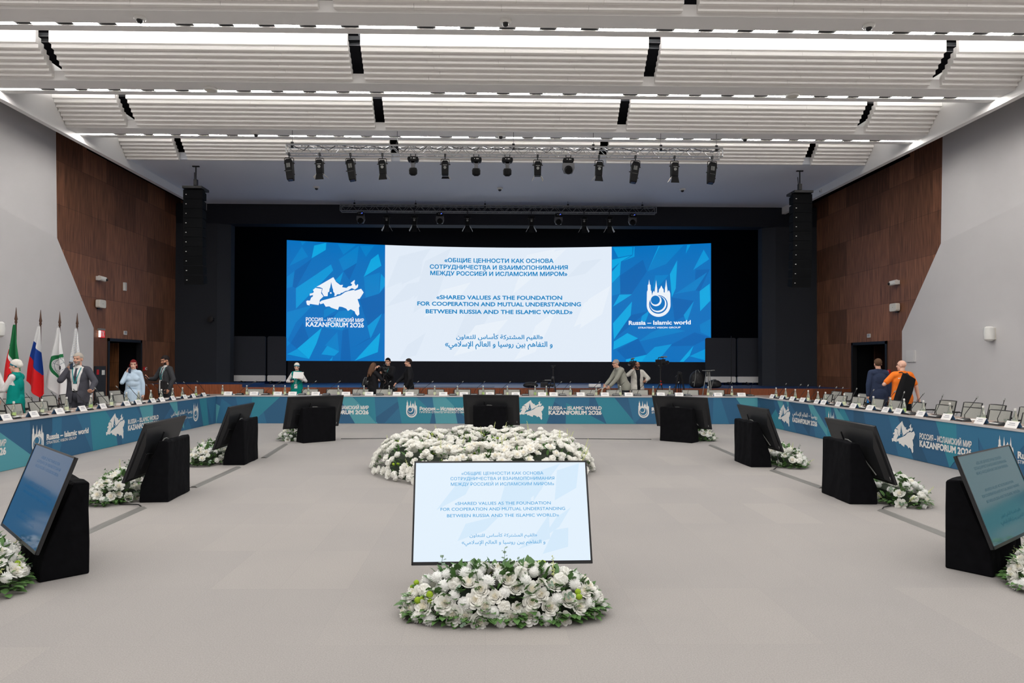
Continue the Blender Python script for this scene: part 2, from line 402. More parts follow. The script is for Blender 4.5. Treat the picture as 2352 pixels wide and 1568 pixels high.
# ------------------------------------------------------------------ text and artwork helpers
AF = {'ا': 'FE8D,FE8E', 'أ': 'FE83,FE84', 'إ': 'FE87,FE88', 'ؤ': 'FE85,FE86', 'ب': 'FE8F', 'ة': 'FE93,FE94', 'ت': 'FE95', 'ج': 'FE9D', 'ر': 'FEAD,FEAE',
      'س': 'FEB1', 'ش': 'FEB5', 'ع': 'FEC9', 'ف': 'FED1', 'ق': 'FED5', 'ك': 'FED9', 'ل': 'FEDD', 'م': 'FEE1', 'ن': 'FEE5', 'ه': 'FEE9', 'و': 'FEED,FEEE', 'ي': 'FEF1'}
LA = {'ا': 0xFEFB, 'أ': 0xFEF7, 'إ': 0xFEF9}
def arabic(s):
    """joins the letters into their contextual forms and returns them in left-to-right drawing order"""
    out = []; i = 0; prev = False
    dual = lambda ch: ch in AF and ',' not in AF[ch]
    while i < len(s):
        ch = s[i]
        if ch == 'ل' and i+1 < len(s) and s[i+1] in LA:
            out.append(chr(LA[s[i+1]]+(1 if prev else 0))); prev = False; i += 2; continue
        if ch not in AF: out.append(ch); prev = False; i += 1; continue
        nxt = i+1 < len(s) and s[i+1] in AF; base = int(AF[ch].split(',')[0], 16)
        if dual(ch): out.append(chr(base+(3 if prev and nxt else 1 if prev else 2 if nxt else 0))); prev = True
        else: out.append(chr(base+(1 if prev else 0))); prev = False
        i += 1
    return ''.join(reversed(out))
_txt = {}
def text_geo(s, bold=0.0, res=3):
    k = (s, bold, res)
    if k in _txt: return _txt[k]
    cu = bpy.data.curves.new('t', 'FONT'); cu.body = s; cu.resolution_u = res; cu.size = 1.0
    o = bpy.data.objects.new('t', cu); C.objects.link(o)
    dg = bpy.context.evaluated_depsgraph_get(); me = bpy.data.meshes.new_from_object(o.evaluated_get(dg))
    vs = [(v.co.x, v.co.y) for v in me.vertices]; fs = [tuple(p.vertices) for p in me.polygons]
    if bold:                                            # heavier strokes: a thin band along every outline
        edge = {}
        for f in fs:
            for i in range(len(f)):
                a, b = f[i], f[(i+1) % len(f)]
                edge[(min(a, b), max(a, b))] = None if (min(a, b), max(a, b)) in edge else (a, b)
        ccw = lambda f: sum(vs[f[i]][0]*vs[f[(i+1) % len(f)]][1]-vs[f[(i+1) % len(f)]][0]*vs[f[i]][1] for i in range(len(f)))
        sg = 1 if sum(ccw(f) for f in fs) > 0 else -1
        for e in [e for e in edge.values() if e]:
            (ax, ay), (bx, by) = vs[e[0]][:2], vs[e[1]][:2]; L = math.hypot(bx-ax, by-ay)
            if L < 1e-6: continue
            dx, dy = (bx-ax)/L, (by-ay)/L; nx, ny = dy*sg*bold, -dx*sg*bold; ex, ey = dx*bold*.5, dy*bold*.5; n = len(vs)
            z_ = 9e-5*(1+len(fs) % 13); vs += [(ax-ex, ay-ey, z_), (bx+ex, by+ey, z_), (bx+nx+ex, by+ny+ey, z_), (ax+nx-ex, ay+ny-ey, z_)]; fs.append((n, n+1, n+2, n+3))
    bpy.data.objects.remove(o); bpy.data.curves.remove(cu); bpy.data.meshes.remove(me)
    x0 = min(v[0] for v in vs); x1 = max(v[0] for v in vs); y0 = min(v[1] for v in vs); y1 = max(v[1] for v in vs)
    _txt[k] = (vs, fs, x0, x1, y0, y1); return _txt[k]
def text_on(m, s, surf, u0, u1, base, cap, off, bold=0.02, fit=False, res=3):
    """writes s on a surface from u0 to u1 with its baseline at base; cap = height of capitals (fit: of the whole line)"""
    vs, fs, x0, x1, y0, y1 = text_geo(s, bold, res); kx = (u1-u0)/(x1-x0)
    if fit: ky = cap/(y1-y0); oy = -y0
    else: ky = cap/0.70; oy = 0
    m.raw([surf(u0+(p[0]-x0)*kx, base+(p[1]+oy)*ky, off+(p[2] if len(p) > 2 else 0)) for p in vs], fs)
def poly_on(m, pts, surf, off, fine=0.35):
    """flat polygon laid on a (curved) surface: triangulated, then cut finer"""
    bm = bmesh.new(); vs = [bm.verts.new((p[0], p[1], 0)) for p in pts]; bm.faces.new(vs)
    bmesh.ops.triangulate(bm, faces=bm.faces[:])
    for _ in range(4):
        ed = [e for e in bm.edges if abs(e.verts[0].co.x-e.verts[1].co.x) > fine]
        if not ed: break
        bmesh.ops.subdivide_edges(bm, edges=ed, cuts=1); bmesh.ops.triangulate(bm, faces=[f for f in bm.faces if len(f.verts) > 3])
    bm.verts.index_update(); m.raw([surf(v.co.x, v.co.y, off) for v in bm.verts], [tuple(v.index for v in f.verts) for f in bm.faces]); bm.free()
def disc(cx, cy, r, n=28, ry=None): return [(cx+r*math.cos(2*PI*k/n), cy+(ry or r)*math.sin(2*PI*k/n)) for k in range(n)]
# emblem outlines, in their own units (x right, y up, about 600 wide / 300 wide)
MAP_A = [[(465,628),(640,520),(668,568),(712,600),(742,596),(733,622),(778,628),(800,610),(830,605),(840,590),(822,576),(862,543),(868,548),(862,575),(880,605),(895,585),(903,590),(900,618),(870,642),(835,628),(795,655),(768,660),(735,680),(720,682),(712,695),(680,698),(668,716),(545,722),(520,680),(530,642),(500,630)],
         [(455,638),(523,646),(513,690),(538,724),(500,762),(498,790),(488,815),(400,805),(395,822),(370,815),(362,780),(372,771),(400,772),(412,740),(430,728),(430,712),(398,722),(398,700),(428,692),(440,682),(430,660)],
         [(500,785),(520,768),(650,730),(720,705),(765,672),(800,660),(862,645),(868,655),(935,632),(963,670),(920,738),(897,742),(922,815),(912,830),(918,900),(898,920),(875,895),(868,872),(825,850),(795,868),(778,845),(735,828),(702,825),(690,860),(618,838),(600,825),(562,830),(540,795),(505,806)]]
TOWER_A = [(560,745),(582,718),(585,680),(598,672),(600,645),(606,634),(618,572),(631,634),(637,645),(640,672),(652,685),(655,706),(640,728)]
def emblem_map(m, surf, u, v, wdt, hgt, off, bg):
    """u, v = lower left corner; m.mi 0 = white, bg = index of the ground colour"""
    f = lambda p: (u+(p[0]-362)/601*wdt, v+(920-p[1])/400*hgt)
    m.mi = 0
    for pl in MAP_A: poly_on(m, [f(p) for p in pl], surf, off)
    m.mi = bg; poly_on(m, [f(p) for p in TOWER_A], surf, off+0.003); m.mi = 0
    poly_on(m, [f(p) for p in disc(614, 686, 9, 10)], surf, off+0.005)
def emblem_towers(m, surf, u, v, wdt, hgt, off, bg):
    """skyline over a rounded cup with two crescents inside"""
    f = lambda p: (u+(p[0]-1610)/247*wdt, v+(942-p[1])/394*hgt)
    sky = [(1612,680),(1616,664),(1620,664),(1620,605),(1628,600),(1635,548),(1643,600),(1650,605),(1653,664),(1660,668),(1665,716),(1672,690),(1682,668),(1692,684),(1697,640),(1701,615),(1708,556),(1715,615),(1719,640),(1722,690),(1735,685),(1738,655),(1750,640),(1762,614),(1774,640),(1786,655),(1787,685),(1797,690),(1800,640),(1805,615),(1812,552),(1819,615),(1823,640),(1828,684),(1838,664),(1848,680),(1854,700)]
    arc = [(1733.5+123.5*math.cos(math.radians(a)), 818+123.5*math.sin(math.radians(a))) for a in range(0, 181, 10)]
    m.mi = 0; poly_on(m, [f(p) for p in sky+arc], surf, off)
    for col, cx, cy, r, k in ((bg, 1731, 812, 97, 1), (0, 1729, 808, 86, 2), (bg, 1722, 800, 78, 3), (0, 1707, 772, 58, 4), (bg, 1700, 765, 47, 5)):
        m.mi = col; poly_on(m, [f(p) for p in disc(cx, cy, r)], surf, off+0.002*k)
    m.mi = 0
RU = ['«ОБЩИЕ ЦЕННОСТИ КАК ОСНОВА', 'СОТРУДНИЧЕСТВА И ВЗАИМОПОНИМАНИЯ', 'МЕЖДУ РОССИЕЙ И ИСЛАМСКИМ МИРОМ»']
EN = ['«SHARED VALUES AS THE FOUNDATION', 'FOR COOPERATION AND MUTUAL UNDERSTANDING', 'BETWEEN RUSSIA AND THE ISLAMIC WORLD»']
AR = [arabic('القيم المشتركة كأساس للتعاون')+'»', '']
AR = [arabic('القيم المشتركة كأساس للتعاون')+'»', '«'+arabic('و التفاهم بين روسيا و العالم الإسلامي')]

# ------------------------------------------------------------------ the curved screen on stage
def led_y(x): return 29.1-0.0197*(x-0.5)**2+0.011*(x-0.5)
def led(u, v, off):
    d = V((0.0394*(u-0.5)-0.011, 1, 0)); n = V((d.x, -1, 0)).normalized()
    n = V((-0.0394*(u-0.5)+0.011, -1, 0)).normalized()
    return (u+n.x*off, led_y(u)+n.y*off, v)
ZB, ZT = 1.685, 6.545
scr = thing('led_wall', 'huge curved video wall glowing blue and white at the back of the stage', 'screen', (0, 0, 0))
def led_slab(name, u0, u1, mats, n=14):
    m = MB(); us = [u0+(u1-u0)*k/n for k in range(n+1)]
    for a, b in zip(us[:-1], us[1:]):
        m.face([led(a, ZB, 0), led(b, ZB, 0), led(b, ZT, 0), led(a, ZT, 0)])
        m.face([led(a, ZT, 0), led(b, ZT, 0), led(b, ZT, -0.12), led(a, ZT, -0.12)]); m.face([led(a, ZB, 0), led(b, ZB, 0), led(b, ZB, -0.12), led(a, ZB, -0.12)])
        m.face([led(a, ZB, -0.12), led(b, ZB, -0.12), led(b, ZT, -0.12), led(a, ZT, -0.12)])
    return m.build(name, mats, scr)
U0, U1, U2, U3 = -8.04, -4.25, 5.28, 9.17
LB = [emis('screen_blue_ground', (0, 112, 190), 1.0), emis('screen_blue_dark', (0, 100, 178), 1.0), emis('screen_blue_mid', (0, 128, 200), 1.0), emis('screen_blue_bright', (0, 150, 215), 1.0), emis('screen_cyan', (2, 166, 224), 1.0)]
LW = M['led_white']; LW2 = emis('screen_pale_facet', (232, 240, 249), 1.0); LW3 = emis('screen_pale_shade', (220, 231, 244), 1.0); LT = emis('screen_text_blue', (0, 132, 194), 1.0)
pl = led_slab('blue_panel', U0, U1, LB); pc = led_slab('white_panel', U1, U2, [LW, LW2, LW3]); pr = led_slab('blue_panel', U2, U3, LB)
LEFT = [(2,[(315,205),(380,310),(190,410)]),(2,[(305,150),(355,155),(318,195)]),(2,[(685,178),(880,188),(745,290)]),(2,[(695,340),(910,197),(888,378),(745,460)]),(1,[(745,460),(888,378),(810,555)]),(2,[(920,200),(1075,198),(985,315)]),(3,[(1150,490),(1193,540),(1193,620),(1135,695)]),(2,[(965,525),(1140,480),(1130,700),(985,740)]),(2,[(170,520),(245,460),(225,625),(170,640)]),(1,[(245,460),(420,330),(258,640),(225,625)]),
        (2,[(172,890),(430,815),(260,1000),(172,1200)]),(2,[(545,870),(590,840),(690,860),(545,950)]),(1,[(540,950),(870,855),(640,945)]),(1,[(850,1260),(1140,1110),(1000,1170)]),(1,[(210,1215),(330,1000),(395,1175),(275,1272)]),(1,[(740,1080),(800,1060),(830,1395),(720,1395)]),(2,[(700,880),(870,860),(740,1080),(545,1050)]),(2,[(555,1240),(685,1095),(705,1300),(580,1240)]),(2,[(172,1180),(205,1215),(172,1250)]),(1,[(920,760),(1130,700),(1193,640),(1193,900),(1010,1030)]),
        (4,[(440,195),(565,165),(560,240),(415,328)]),(4,[(1120,288),(1155,410),(962,525),(1040,345)]),(3,[(258,640),(615,392),(638,455),(260,855)]),(3,[(660,560),(745,470),(710,590)]),(3,[(1005,1035),(1165,905),(1040,1165)]),(4,[(525,1050),(275,1272),(395,1378),(470,1215)]),(3,[(175,1330),(275,1275),(395,1378)]),(4,[(1145,1105),(870,1395),(1120,1305)]),(3,[(520,1330),(580,1240),(705,1300),(655,1345)]),(3,[(605,1394),(640,1350),(630,1394)])]
RIGHT = [(2,[(1730,197),(1990,185),(1810,385),(1620,462)]),(2,[(1240,590),(1325,510),(1330,700),(1240,720)]),(1,[(1570,340),(1610,465),(1450,700),(1330,700),(1325,510)]),(2,[(1660,1100),(1800,1040),(2010,1085),(1520,1200)]),(1,[(2110,445),(2250,440),(2150,670),(2100,660)]),(2,[(2225,470),(2110,660),(1890,700),(1930,680)]),(1,[(1870,735),(2095,770),(2000,930),(1900,985)]),(1,[(1450,920),(1630,880),(1560,930),(1255,1180)]),(2,[(1700,505),(1840,497),(1750,600),(1665,655)]),(1,[(1720,1250),(1870,1225),(2100,1100),(2255,1150),(2090,1240)]),(2,[(2150,1020),(2255,960),(2260,1150),(2160,1100)]),(1,[(1290,1290),(1520,1165),(1610,1335),(1390,1385)]),
         (3,[(1250,215),(1460,208),(1455,290),(1305,320)]),(4,[(1240,345),(1440,300),(1340,360),(1240,440)]),(4,[(1240,470),(1335,360),(1325,505),(1240,590)]),(3,[(1470,208),(1482,206),(1480,310),(1350,360),(1460,295)]),(4,[(1735,196),(1745,196),(1618,462)]),(4,[(1925,345),(1910,640),(1870,735),(1850,490)]),(4,[(1320,710),(1455,705),(1250,835)]),(4,[(1250,1010),(1455,780),(1440,925),(1260,1180)]),(4,[(1260,1200),(1405,1110),(1520,1165),(1255,1285)]),(4,[(1390,1385),(1610,1335),(1560,1408),(1390,1408)]),(3,[(1610,1335),(1695,1255),(1870,1225),(1720,1408),(1560,1408)]),(4,[(2090,1240),(2050,1345),(1990,1408),(1950,1408)]),(3,[(2050,1350),(2215,1270),(2215,1395)]),(4,[(2150,670),(2250,590),(2255,770),(2155,880)]),(3,[(2020,1000),(2095,770),(1990,920)]),(3,[(2085,450),(2190,235),(2245,335)]),(3,[(2010,280),(2060,182),(2025,186)]),(3,[(1560,930),(1640,870),(1600,985),(1540,1010)])]
fl = lambda p: (U0+(p[0]-167)/1028*(U1-U0), ZB+(1398-p[1])/(1398-(137+58*(p[0]-167)/1028))*(ZT-ZB))
fr_ = lambda p: (U2+(p[0]-1236)/1026*(U3-U2), ZB+(1411-p[1])/(1411-(208-41*(p[0]-1236)/1012))*(ZT-ZB))
for name_, polys, f, par in (('facet_pattern', LEFT, fl, pl), ('facet_pattern', RIGHT, fr_, pr)):
    m = MB()
    for i, (c, p) in enumerate(polys): m.mi = c; poly_on(m, [f(q) for q in p], led, 0.004+0.0012*i)
    m.build(name_, LB, par)
m = MB(); rnd = random.Random(3)
for i in range(16):
    cx = rnd.uniform(U1+0.6, U2-0.6); cz = rnd.uniform(ZB+0.4, ZT-0.4); a = rnd.uniform(0.5, 1.1); L = rnd.uniform(0.7, 1.6); W_ = rnd.uniform(0.2, 0.6)
    pts = [(cx+math.cos(a)*L*p+math.sin(a)*W_*q, cz+math.sin(a)*L*p-math.cos(a)*W_*q) for p, q in ((-1, -0.2), (0.1, -1), (1, 0.2), (-0.1, 0.8))]
    pts = [(min(max(x, U1+0.05), U2-0.05), min(max(z, ZB+0.05), ZT-0.05)) for x, z in pts]
    m.mi = 1+i % 2; poly_on(m, pts, led, 0.003+0.0006*i)
m.build('facet_pattern', [LW, LW2, LW3], pc)
for grp_ in (((RU[0],-1.795,2.85,5.895),(RU[1],-2.405,3.455,5.605),(RU[2],-2.385,3.44,5.335)), ((EN[0],-2.125,3.22,4.32),(EN[1],-2.92,4.01,4.04),(EN[2],-2.57,3.66,3.715))):
    m = MB()
    for s, u0, u1, b in grp_: text_on(m, s, led, u0, u1, b, 0.165, 0.03, .03)
    m.build('lettering', [LT], pc)
m = MB()
for s, u0, u1, b, h in ((AR[0],-1.28,2.41,2.545,0.33),(AR[1],-1.755,2.82,2.185,0.36)): text_on(m, s, led, u0, u1, b, h, 0.03, 0.02, True)
m.build('lettering', [LT], pc)
LWT = emis('screen_mark_white', (236, 241, 248), 1.0)
m = MB(); emblem_map(m, led, *fl((362, 920)), fl((963, 800))[0]-fl((362, 800))[0], fl((660, 520))[1]-fl((660, 920))[1], 0.06, 1)
text_on(m, 'РОССИЯ – ИСЛАМСКИЙ МИР', led, fl((360, 990))[0], fl((967, 990))[0], fl((660, 990))[1], fl((660, 953))[1]-fl((660, 990))[1], 0.06, 0.025)
text_on(m, 'KAZANFORUM 2O26', led, fl((360, 1046))[0], fl((967, 1046))[0], fl((660, 1044))[1], fl((660, 998))[1]-fl((660, 1044))[1], 0.06, 0.03)
m.build('emblem', [LWT, LB[0]], pl)
m = MB(); emblem_towers(m, led, *fr_((1610, 942)), fr_((1857, 942))[0]-fr_((1610, 942))[0], fr_((1735, 548))[1]-fr_((1735, 942))[1], 0.06, 1)
text_on(m, 'Russia – Islamic world', led, fr_((1420, 1022))[0], fr_((2062, 1022))[0], fr_((1735, 1020))[1], fr_((1735, 978))[1]-fr_((1735, 1020))[1], 0.06, 0.03)
text_on(m, 'STRATEGIC VISION GROUP', led, fr_((1520, 1060))[0], fr_((1960, 1060))[0], fr_((1735, 1060))[1], fr_((1735, 1043))[1]-fr_((1735, 1060))[1], 0.06, 0.025)
m.build('emblem', [LWT, LB[0]], pr)
m = MB()
us = [U0+0.05+(U3-U0-0.1)*k/20 for k in range(21)]
for a, b in zip(us[:-1], us[1:]): m.face([led(a, SZ, 0), led(b, SZ, 0), led(b, ZB, 0), led(a, ZB, 0)])
tag(m.build('stage_skirt', M['skirt']), 'black cloth skirt closing the space under the video wall', 'skirt')

# rolling sound screens on both sides of the stage
def stage_screen(x0, x1, y, label):
    t = thing('rolling_screen', label, 'screen panel', ((x0+x1)/2, y, SZ), 0, 'rolling screens on the stage')
    h = (x1-x0)/2
    bevel(part(t, 'panel', mat('dark_acoustic_cloth', (56, 58, 64), 0.9, spec=0.1, var=(30, 0.15)), lambda m: m.rbox((-h+0.01, 0, 0.32), (h-0.01, 0.09, 1.84), 0.07, seg=3)), 0.01)
    part(t, 'base_panel', M['alu' if False else 'white_paint'], lambda m: m.rbox((-h+0.02, -0.012, 0.10), (h-0.02, 0.10, 0.33), 0.035, seg=3), label='pale grey metal base panel')
    for sx in (-1, 1):
        part(t, 'caster', M['blackmetal'], lambda m: (m.tube([(sx*h*0.45, -0.25, 0.05), (sx*h*0.45, 0.35, 0.05)], 0.018), m.box((sx*h*0.45-0.02, -0.06, 0.05), (sx*h*0.45+0.02, 0.1, 0.12)), m.ball((sx*h*0.45, -0.25, 0.045), 0.045, 8, 5), m.ball((sx*h*0.45, 0.35, 0.045), 0.045, 8, 5)), True)
stage_screen(-9.78, -8.52, 26.5, 'wide black rolling screen at the left side of the stage by the dark wall')
stage_screen(-8.47, -7.74, 26.5, 'narrow black rolling screen next to the left edge of the video wall')
stage_screen(8.55, 9.76, 26.5, 'black rolling screen in front of the right edge of the video wall')
stage_screen(9.80, 11.08, 26.5, 'black rolling screen at the far right of the stage by the dark wall')
# ------------------------------------------------------------------ conference tables
TX0, TX1, TYC, TZ = -7.2, 7.33, 18.33, 0.75          # inner faces of the U and table height
BAN = [mat('banner_white_print', (226, 224, 220), 0.7), mat('banner_navy', (40, 92, 128), 0.7), mat('banner_blue', (44, 106, 140), 0.7), mat('banner_teal', (44, 128, 148), 0.7), mat('banner_light_teal', (78, 150, 162), 0.7), mat('banner_deep', (34, 80, 112), 0.7)]
M['tabletop'] = mat('grey_oak_table_top', (150, 131, 120), 0.5, var=(2.5, 0.12)); M['table_edge'] = mat('pale_table_edge', (190, 188, 188), 0.5)
M['leg_grey'] = mat('grey_table_leg', (90, 92, 96), 0.4, 0.5)
sL = lambda u, v, o: (TX0+o, u, v)
sC = lambda u, v, o: (u, TYC-o, v)
sR = lambda u, v, o: (TX1-o, -u, v)                   # u runs with the reading direction
Z0, Z1 = 0.005, 0.735
def facets(m, surf, u0, u1, seed, cols):
    """ground of large slanted facets"""
    r = random.Random(seed); u = u0; b = u0; i = 0
    m.mi = 1; poly_on(m, [(u0, Z0), (u1, Z0), (u1, Z1), (u0, Z1)], surf, 0.0, 9)
    while u < u1:
        k = r.random(); wd = r.uniform(0.5, 1.25); lean = r.uniform(-0.6, 0.6)
        p = [(u, Z1), (u+wd*r.uniform(.2, 1), Z1), (u+wd+lean, Z0), (u+lean*.4+wd*r.uniform(0, .5), Z0)]
        if k < 0.3: p = [(u, Z1), (u+wd, Z1), (u+wd*.5+lean, Z0)]
        elif k < 0.5: p = [(u, Z0), (u+wd, Z0), (u+wd*.4+lean, r.uniform(.3, .7))]
        p = [(min(max(a, u0), u1), c) for a, c in p]
        m.mi = cols[r.randrange(len(cols))]
        if abs(sum(p[j][0]*p[(j+1) % len(p)][1]-p[(j+1) % len(p)][0]*p[j][1] for j in range(len(p)))) > 0.02: poly_on(m, p, surf, 0.0008+0.0003*(i % 9), 9)
        u += wd*r.uniform(0.45, 0.85); i += 1
def logo_map(m, surf, u, wtext, line1, line2, ar=False):
    emblem_map(m, surf, u, 0.11, 0.67, 0.53, 0.006, 2); t = u+0.79
    if ar: text_on(m, line1, surf, t, t+wtext, 0.365, 0.15, 0.006, 0.015, True)
    else: text_on(m, line1, surf, t, t+wtext, 0.385, 0.088, 0.006, 0.035)
    text_on(m, line2, surf, t, t+wtext, 0.255, 0.10, 0.006, 0.05)
def logo_towers(m, surf, u, w1, line1, w2, line2):
    emblem_towers(m, surf, u, 0.165, 0.29, 0.47, 0.006, 2)
    text_on(m, line1, surf, u+0.36, u+0.36+w1, 0.355, 0.09, 0.006, 0.045); text_on(m, line2, surf, u+0.36, u+0.36+w2, 0.285, 0.045, 0.006, 0.02)
def table(label, surf, u0, u1, seed, cols, logos, deep):
    t = thing('conference_table', label, 'table')
    # body of the top: from the front face back by deep
    def top(m):
        a = V(surf(u0, TZ-0.03, 0.012)); b = V(surf(u1, TZ, -deep))
        m.box((min(a.x, b.x), min(a.y, b.y), TZ-0.03), (max(a.x, b.x), max(a.y, b.y), TZ))
    part(t, 'tabletop', M['tabletop'], top)
    def edge(m): m.face([surf(u0, TZ-0.032, 0.0135), surf(u1, TZ-0.032, 0.0135), surf(u1, TZ+0.001, 0.0135), surf(u0, TZ+0.001, 0.0135)])
    part(t, 'table_edge', M['table_edge'], edge)
    m = MB(); facets(m, surf, u0, u1, seed, cols)
    a = V(surf(u0, Z0, -0.002)); b = V(surf(u1, Z1-0.02, -0.02)); m.mi = 1
    m.box((min(a.x, b.x), min(a.y, b.y), Z0), (max(a.x, b.x), max(a.y, b.y), Z1-0.02))
    ban = m.build('front_banner', BAN, t)
    for lg in logos: m = MB(); lg(m); m.build('printed_logo', [BAN[0], BAN[1], BAN[2]], ban)
    n = int((u1-u0)/1.6)
    for k in range(n+1):
        uu = u0+0.1+(u1-u0-0.2)*k/n; p = surf(uu, 0, -deep+0.06)
        part(t, 'table_leg', M['leg_grey'], lambda m: m.tube([(p[0], p[1], 0), (p[0], p[1], TZ-0.03)], 0.025))
    return t
logosL = [lambda m: logo_map(m, sL, 8.3, 1.28, 'РОССИЯ – ИСЛАМСКИЙ МИР', 'KAZANFORUM 2O26'),
    lambda m: logo_towers(m, sL, 10.95, 1.18, 'Russia – Islamic world', 0.82, 'STRATEGIC VISION GROUP'),
    lambda m: logo_map(m, sL, 13.06, 1.28, 'RUSSIA – ISLAMIC WORLD', 'KAZANFORUM 2O26'),
    lambda m: (emblem_towers(m, sL, 16.91, 0.165, 0.29, 0.47, 0.006, 2), text_on(m, arabic('روسيا – العالم الإسلامي'), sL, 15.72, 16.86, 0.345, 0.15, 0.006, 0.015, True), text_on(m, arabic('مجموعة الرؤية الاستراتيجية'), sL, 15.9, 16.86, 0.265, 0.055, 0.006, 0.01, True)),
    lambda m: logo_map(m, sL, 5.4, 1.28, 'RUSSIA – ISLAMIC WORLD', 'KAZANFORUM 2O26')]
logosC = [lambda m: logo_map(m, sC, -5.36, 1.43, 'РОССИЯ – ИСЛАМСКИЙ МИР', 'KAZANFORUM 2O26'),
    lambda m: logo_towers(m, sC, -2.14, 1.5, 'Россия – Исламский мир', 1.45, 'ГРУППА СТРАТЕГИЧЕСКОГО ВИДЕНИЯ'),
    lambda m: logo_map(m, sC, 0.885, 1.43, 'RUSSIA – ISLAMIC WORLD', 'KAZANFORUM 2O26'),
    lambda m: logo_towers(m, sC, 4.095, 1.35, 'Russia – Islamic world', 1.0, 'STRATEGIC VISION GROUP')]
logosR = [lambda m: logo_map(m, sR, -17.01, 1.22, arabic('روسيا – العالم الإسلامي'), 'KAZANFORUM 2O26', True),
    lambda m: logo_towers(m, sR, -14.52, 1.34, 'Россия – Исламский мир', 1.3, 'ГРУППА СТРАТЕГИЧЕСКОГО ВИДЕНИЯ'),
    lambda m: logo_map(m, sR, -12.22, 1.24, 'РОССИЯ – ИСЛАМСКИЙ МИР', 'KAZANFORUM 2O26'),
    lambda m: logo_towers(m, sR, -9.66, 1.2, 'Russia – Islamic world', 0.9, 'STRATEGIC VISION GROUP'),
    lambda m: logo_map(m, sR, -7.3, 1.28, 'RUSSIA – ISLAMIC WORLD', 'KAZANFORUM 2O26')]
table('long conference table with blue teal banner along the left side of the hall', sL, 4.6, TYC, 11, (2, 3, 1, 4, 2, 3, 5), logosL, 0.72)
table('long conference table with blue teal banner across the hall before the stage', sC, TX0-0.72, TX1+0.72, 23, (2, 3, 2, 4, 3, 1), logosC, 0.72)
table('long conference table with blue teal banner along the right side of the hall', sR, -TYC, -4.6, 5, (2, 3, 1, 4, 5, 2), logosR, 0.72)

# ------------------------------------------------------------------ things on the tables
M['paper'] = mat('white_card', (233, 231, 229), 0.7); M['card_side'] = mat('blue_print_side', (96, 148, 198), 0.6)
M['glass'] = mat('clear_glass', (235, 240, 238), 0.04, trans=1.0); M['bottle'] = mat('clear_bottle_glass', (222, 230, 222), 0.05, trans=0.85)
M['water_label'] = mat('pale_green_label', (205, 214, 178), 0.6); M['green_label'] = mat('green_label', (168, 196, 120), 0.6)
M['ink'] = mat('grey_ink', (150, 150, 158), 0.8)
# seat frame: local -y looks to the middle of the hall (away from the sitter)
def make_card():
    t = thing('name_card', 'card', 'name card')
    def tent(m):
        m.face([(-0.11, -0.05, 0), (0.11, -0.05, 0), (0.11, 0.0, 0.095), (-0.11, 0.0, 0.095)]); m.face([(-0.11, 0.05, 0), (0.11, 0.05, 0), (0.11, 0.0, 0.095), (-0.11, 0.0, 0.095)])
        m.mi = 1; m.face([(-0.11, 0.046, 0.001), (0.11, 0.046, 0.001), (0.11, -0.0, 0.09), (-0.11, -0.0, 0.09)])
    part(t, 'tent_card', [M['paper'], M['card_side']], tent)
    def ink(m):
        for z, h, wd in ((0.06, 0.010, 0.05), (0.038, 0.008, 0.065)):
            y = -0.05+0.05*z/0.095-0.0015; m.face([(-wd, y, z), (wd, y, z), (wd, y+0.05*h/0.095, z+h), (-wd, y+0.05*h/0.095, z+h)])
    part(t, 'printed_line', M['ink'], ink)
    return t
def make_mic(k):
    t = thing('conference_microphone', 'mic', 'microphone')
    def base(m):
        m.raw([(-0.11,-0.075,0),(0.11,-0.075,0),(0.11,0.075,0),(-0.11,0.075,0),(-0.085,-0.05,0.028),(0.085,-0.05,0.028),(0.085,0.06,0.055),(-0.085,0.06,0.055)], [(0,3,2,1),(4,5,6,7),(0,1,5,4),(1,2,6,5),(2,3,7,6),(3,0,4,7)])
    bevel(part(t, 'base', M['black'], base), 0.006)
    part(t, 'speaker_grille', M['whiteplastic'], lambda m: m.raw([(-0.08,-0.052,0.03),(0.08,-0.052,0.03),(0.08,-0.02,0.0375),(-0.08,-0.02,0.0375)], [(0,1,2,3)]))
    # the neck leans towards the sitter and a little sideways
    a = (0.0, 0.03, 0.05); L = 0.56
    pts = [V(a), V((0.0+k*0.01, 0.03, 0.10)), V((k*0.05, 0.10, 0.165)), V((k*0.14, 0.22, 0.25)), V((k*0.26, 0.36, 0.35))]
    part(t, 'gooseneck', M['blackmetal'], lambda m: m.tube(pts, 0.0055, 6), True)
    d = (pts[4]-pts[3]).normalized()
    part(t, 'capsule', M['greyplastic'], lambda m: m.tube([pts[4]-d*0.01, pts[4]+d*0.05], 0.0105, 8), True)
    return t
def make_bottle(mt):
    t = thing('water_bottle', 'bottle', 'bottle')
    part(t, 'bottle_body', M['bottle'], lambda m: m.lathe([(0.030, 0), (0.033, 0.006), (0.033, 0.11), (0.031, 0.135), (0.02, 0.185), (0.0135, 0.215), (0.0135, 0.24)], 14), True)
    part(t, 'bottle_label', M[mt], lambda m: m.lathe([(0.0336, 0.012), (0.0342, 0.014), (0.0342, 0.085), (0.0336, 0.087)], 14), True)
    part(t, 'bottle_cap', M['whiteplastic'], lambda m: m.lathe([(0.0155, 0.228), (0.0165, 0.23), (0.0165, 0.258), (0.012, 0.262), (0, 0.262)], 12), True)
    return t
def make_glass():
    o = MB().lathe([(0.030, 0), (0.034, 0.1), (0.0325, 0.1), (0.0285, 0.006), (0, 0.006)], 14).build('drinking_glass', M['glass'], None, True); return o
def make_folder():
    o = MB().box((-0.11, -0.15, 0), (0.11, 0.15, 0.008)).build('paper_folder', M['paper']); return o
card0, micA, micB, botA, botB, gl0, pad0 = make_card(), make_mic(1), make_mic(-1), make_bottle('water_label'), make_bottle('green_label'), make_glass(), make_folder()
used = set()
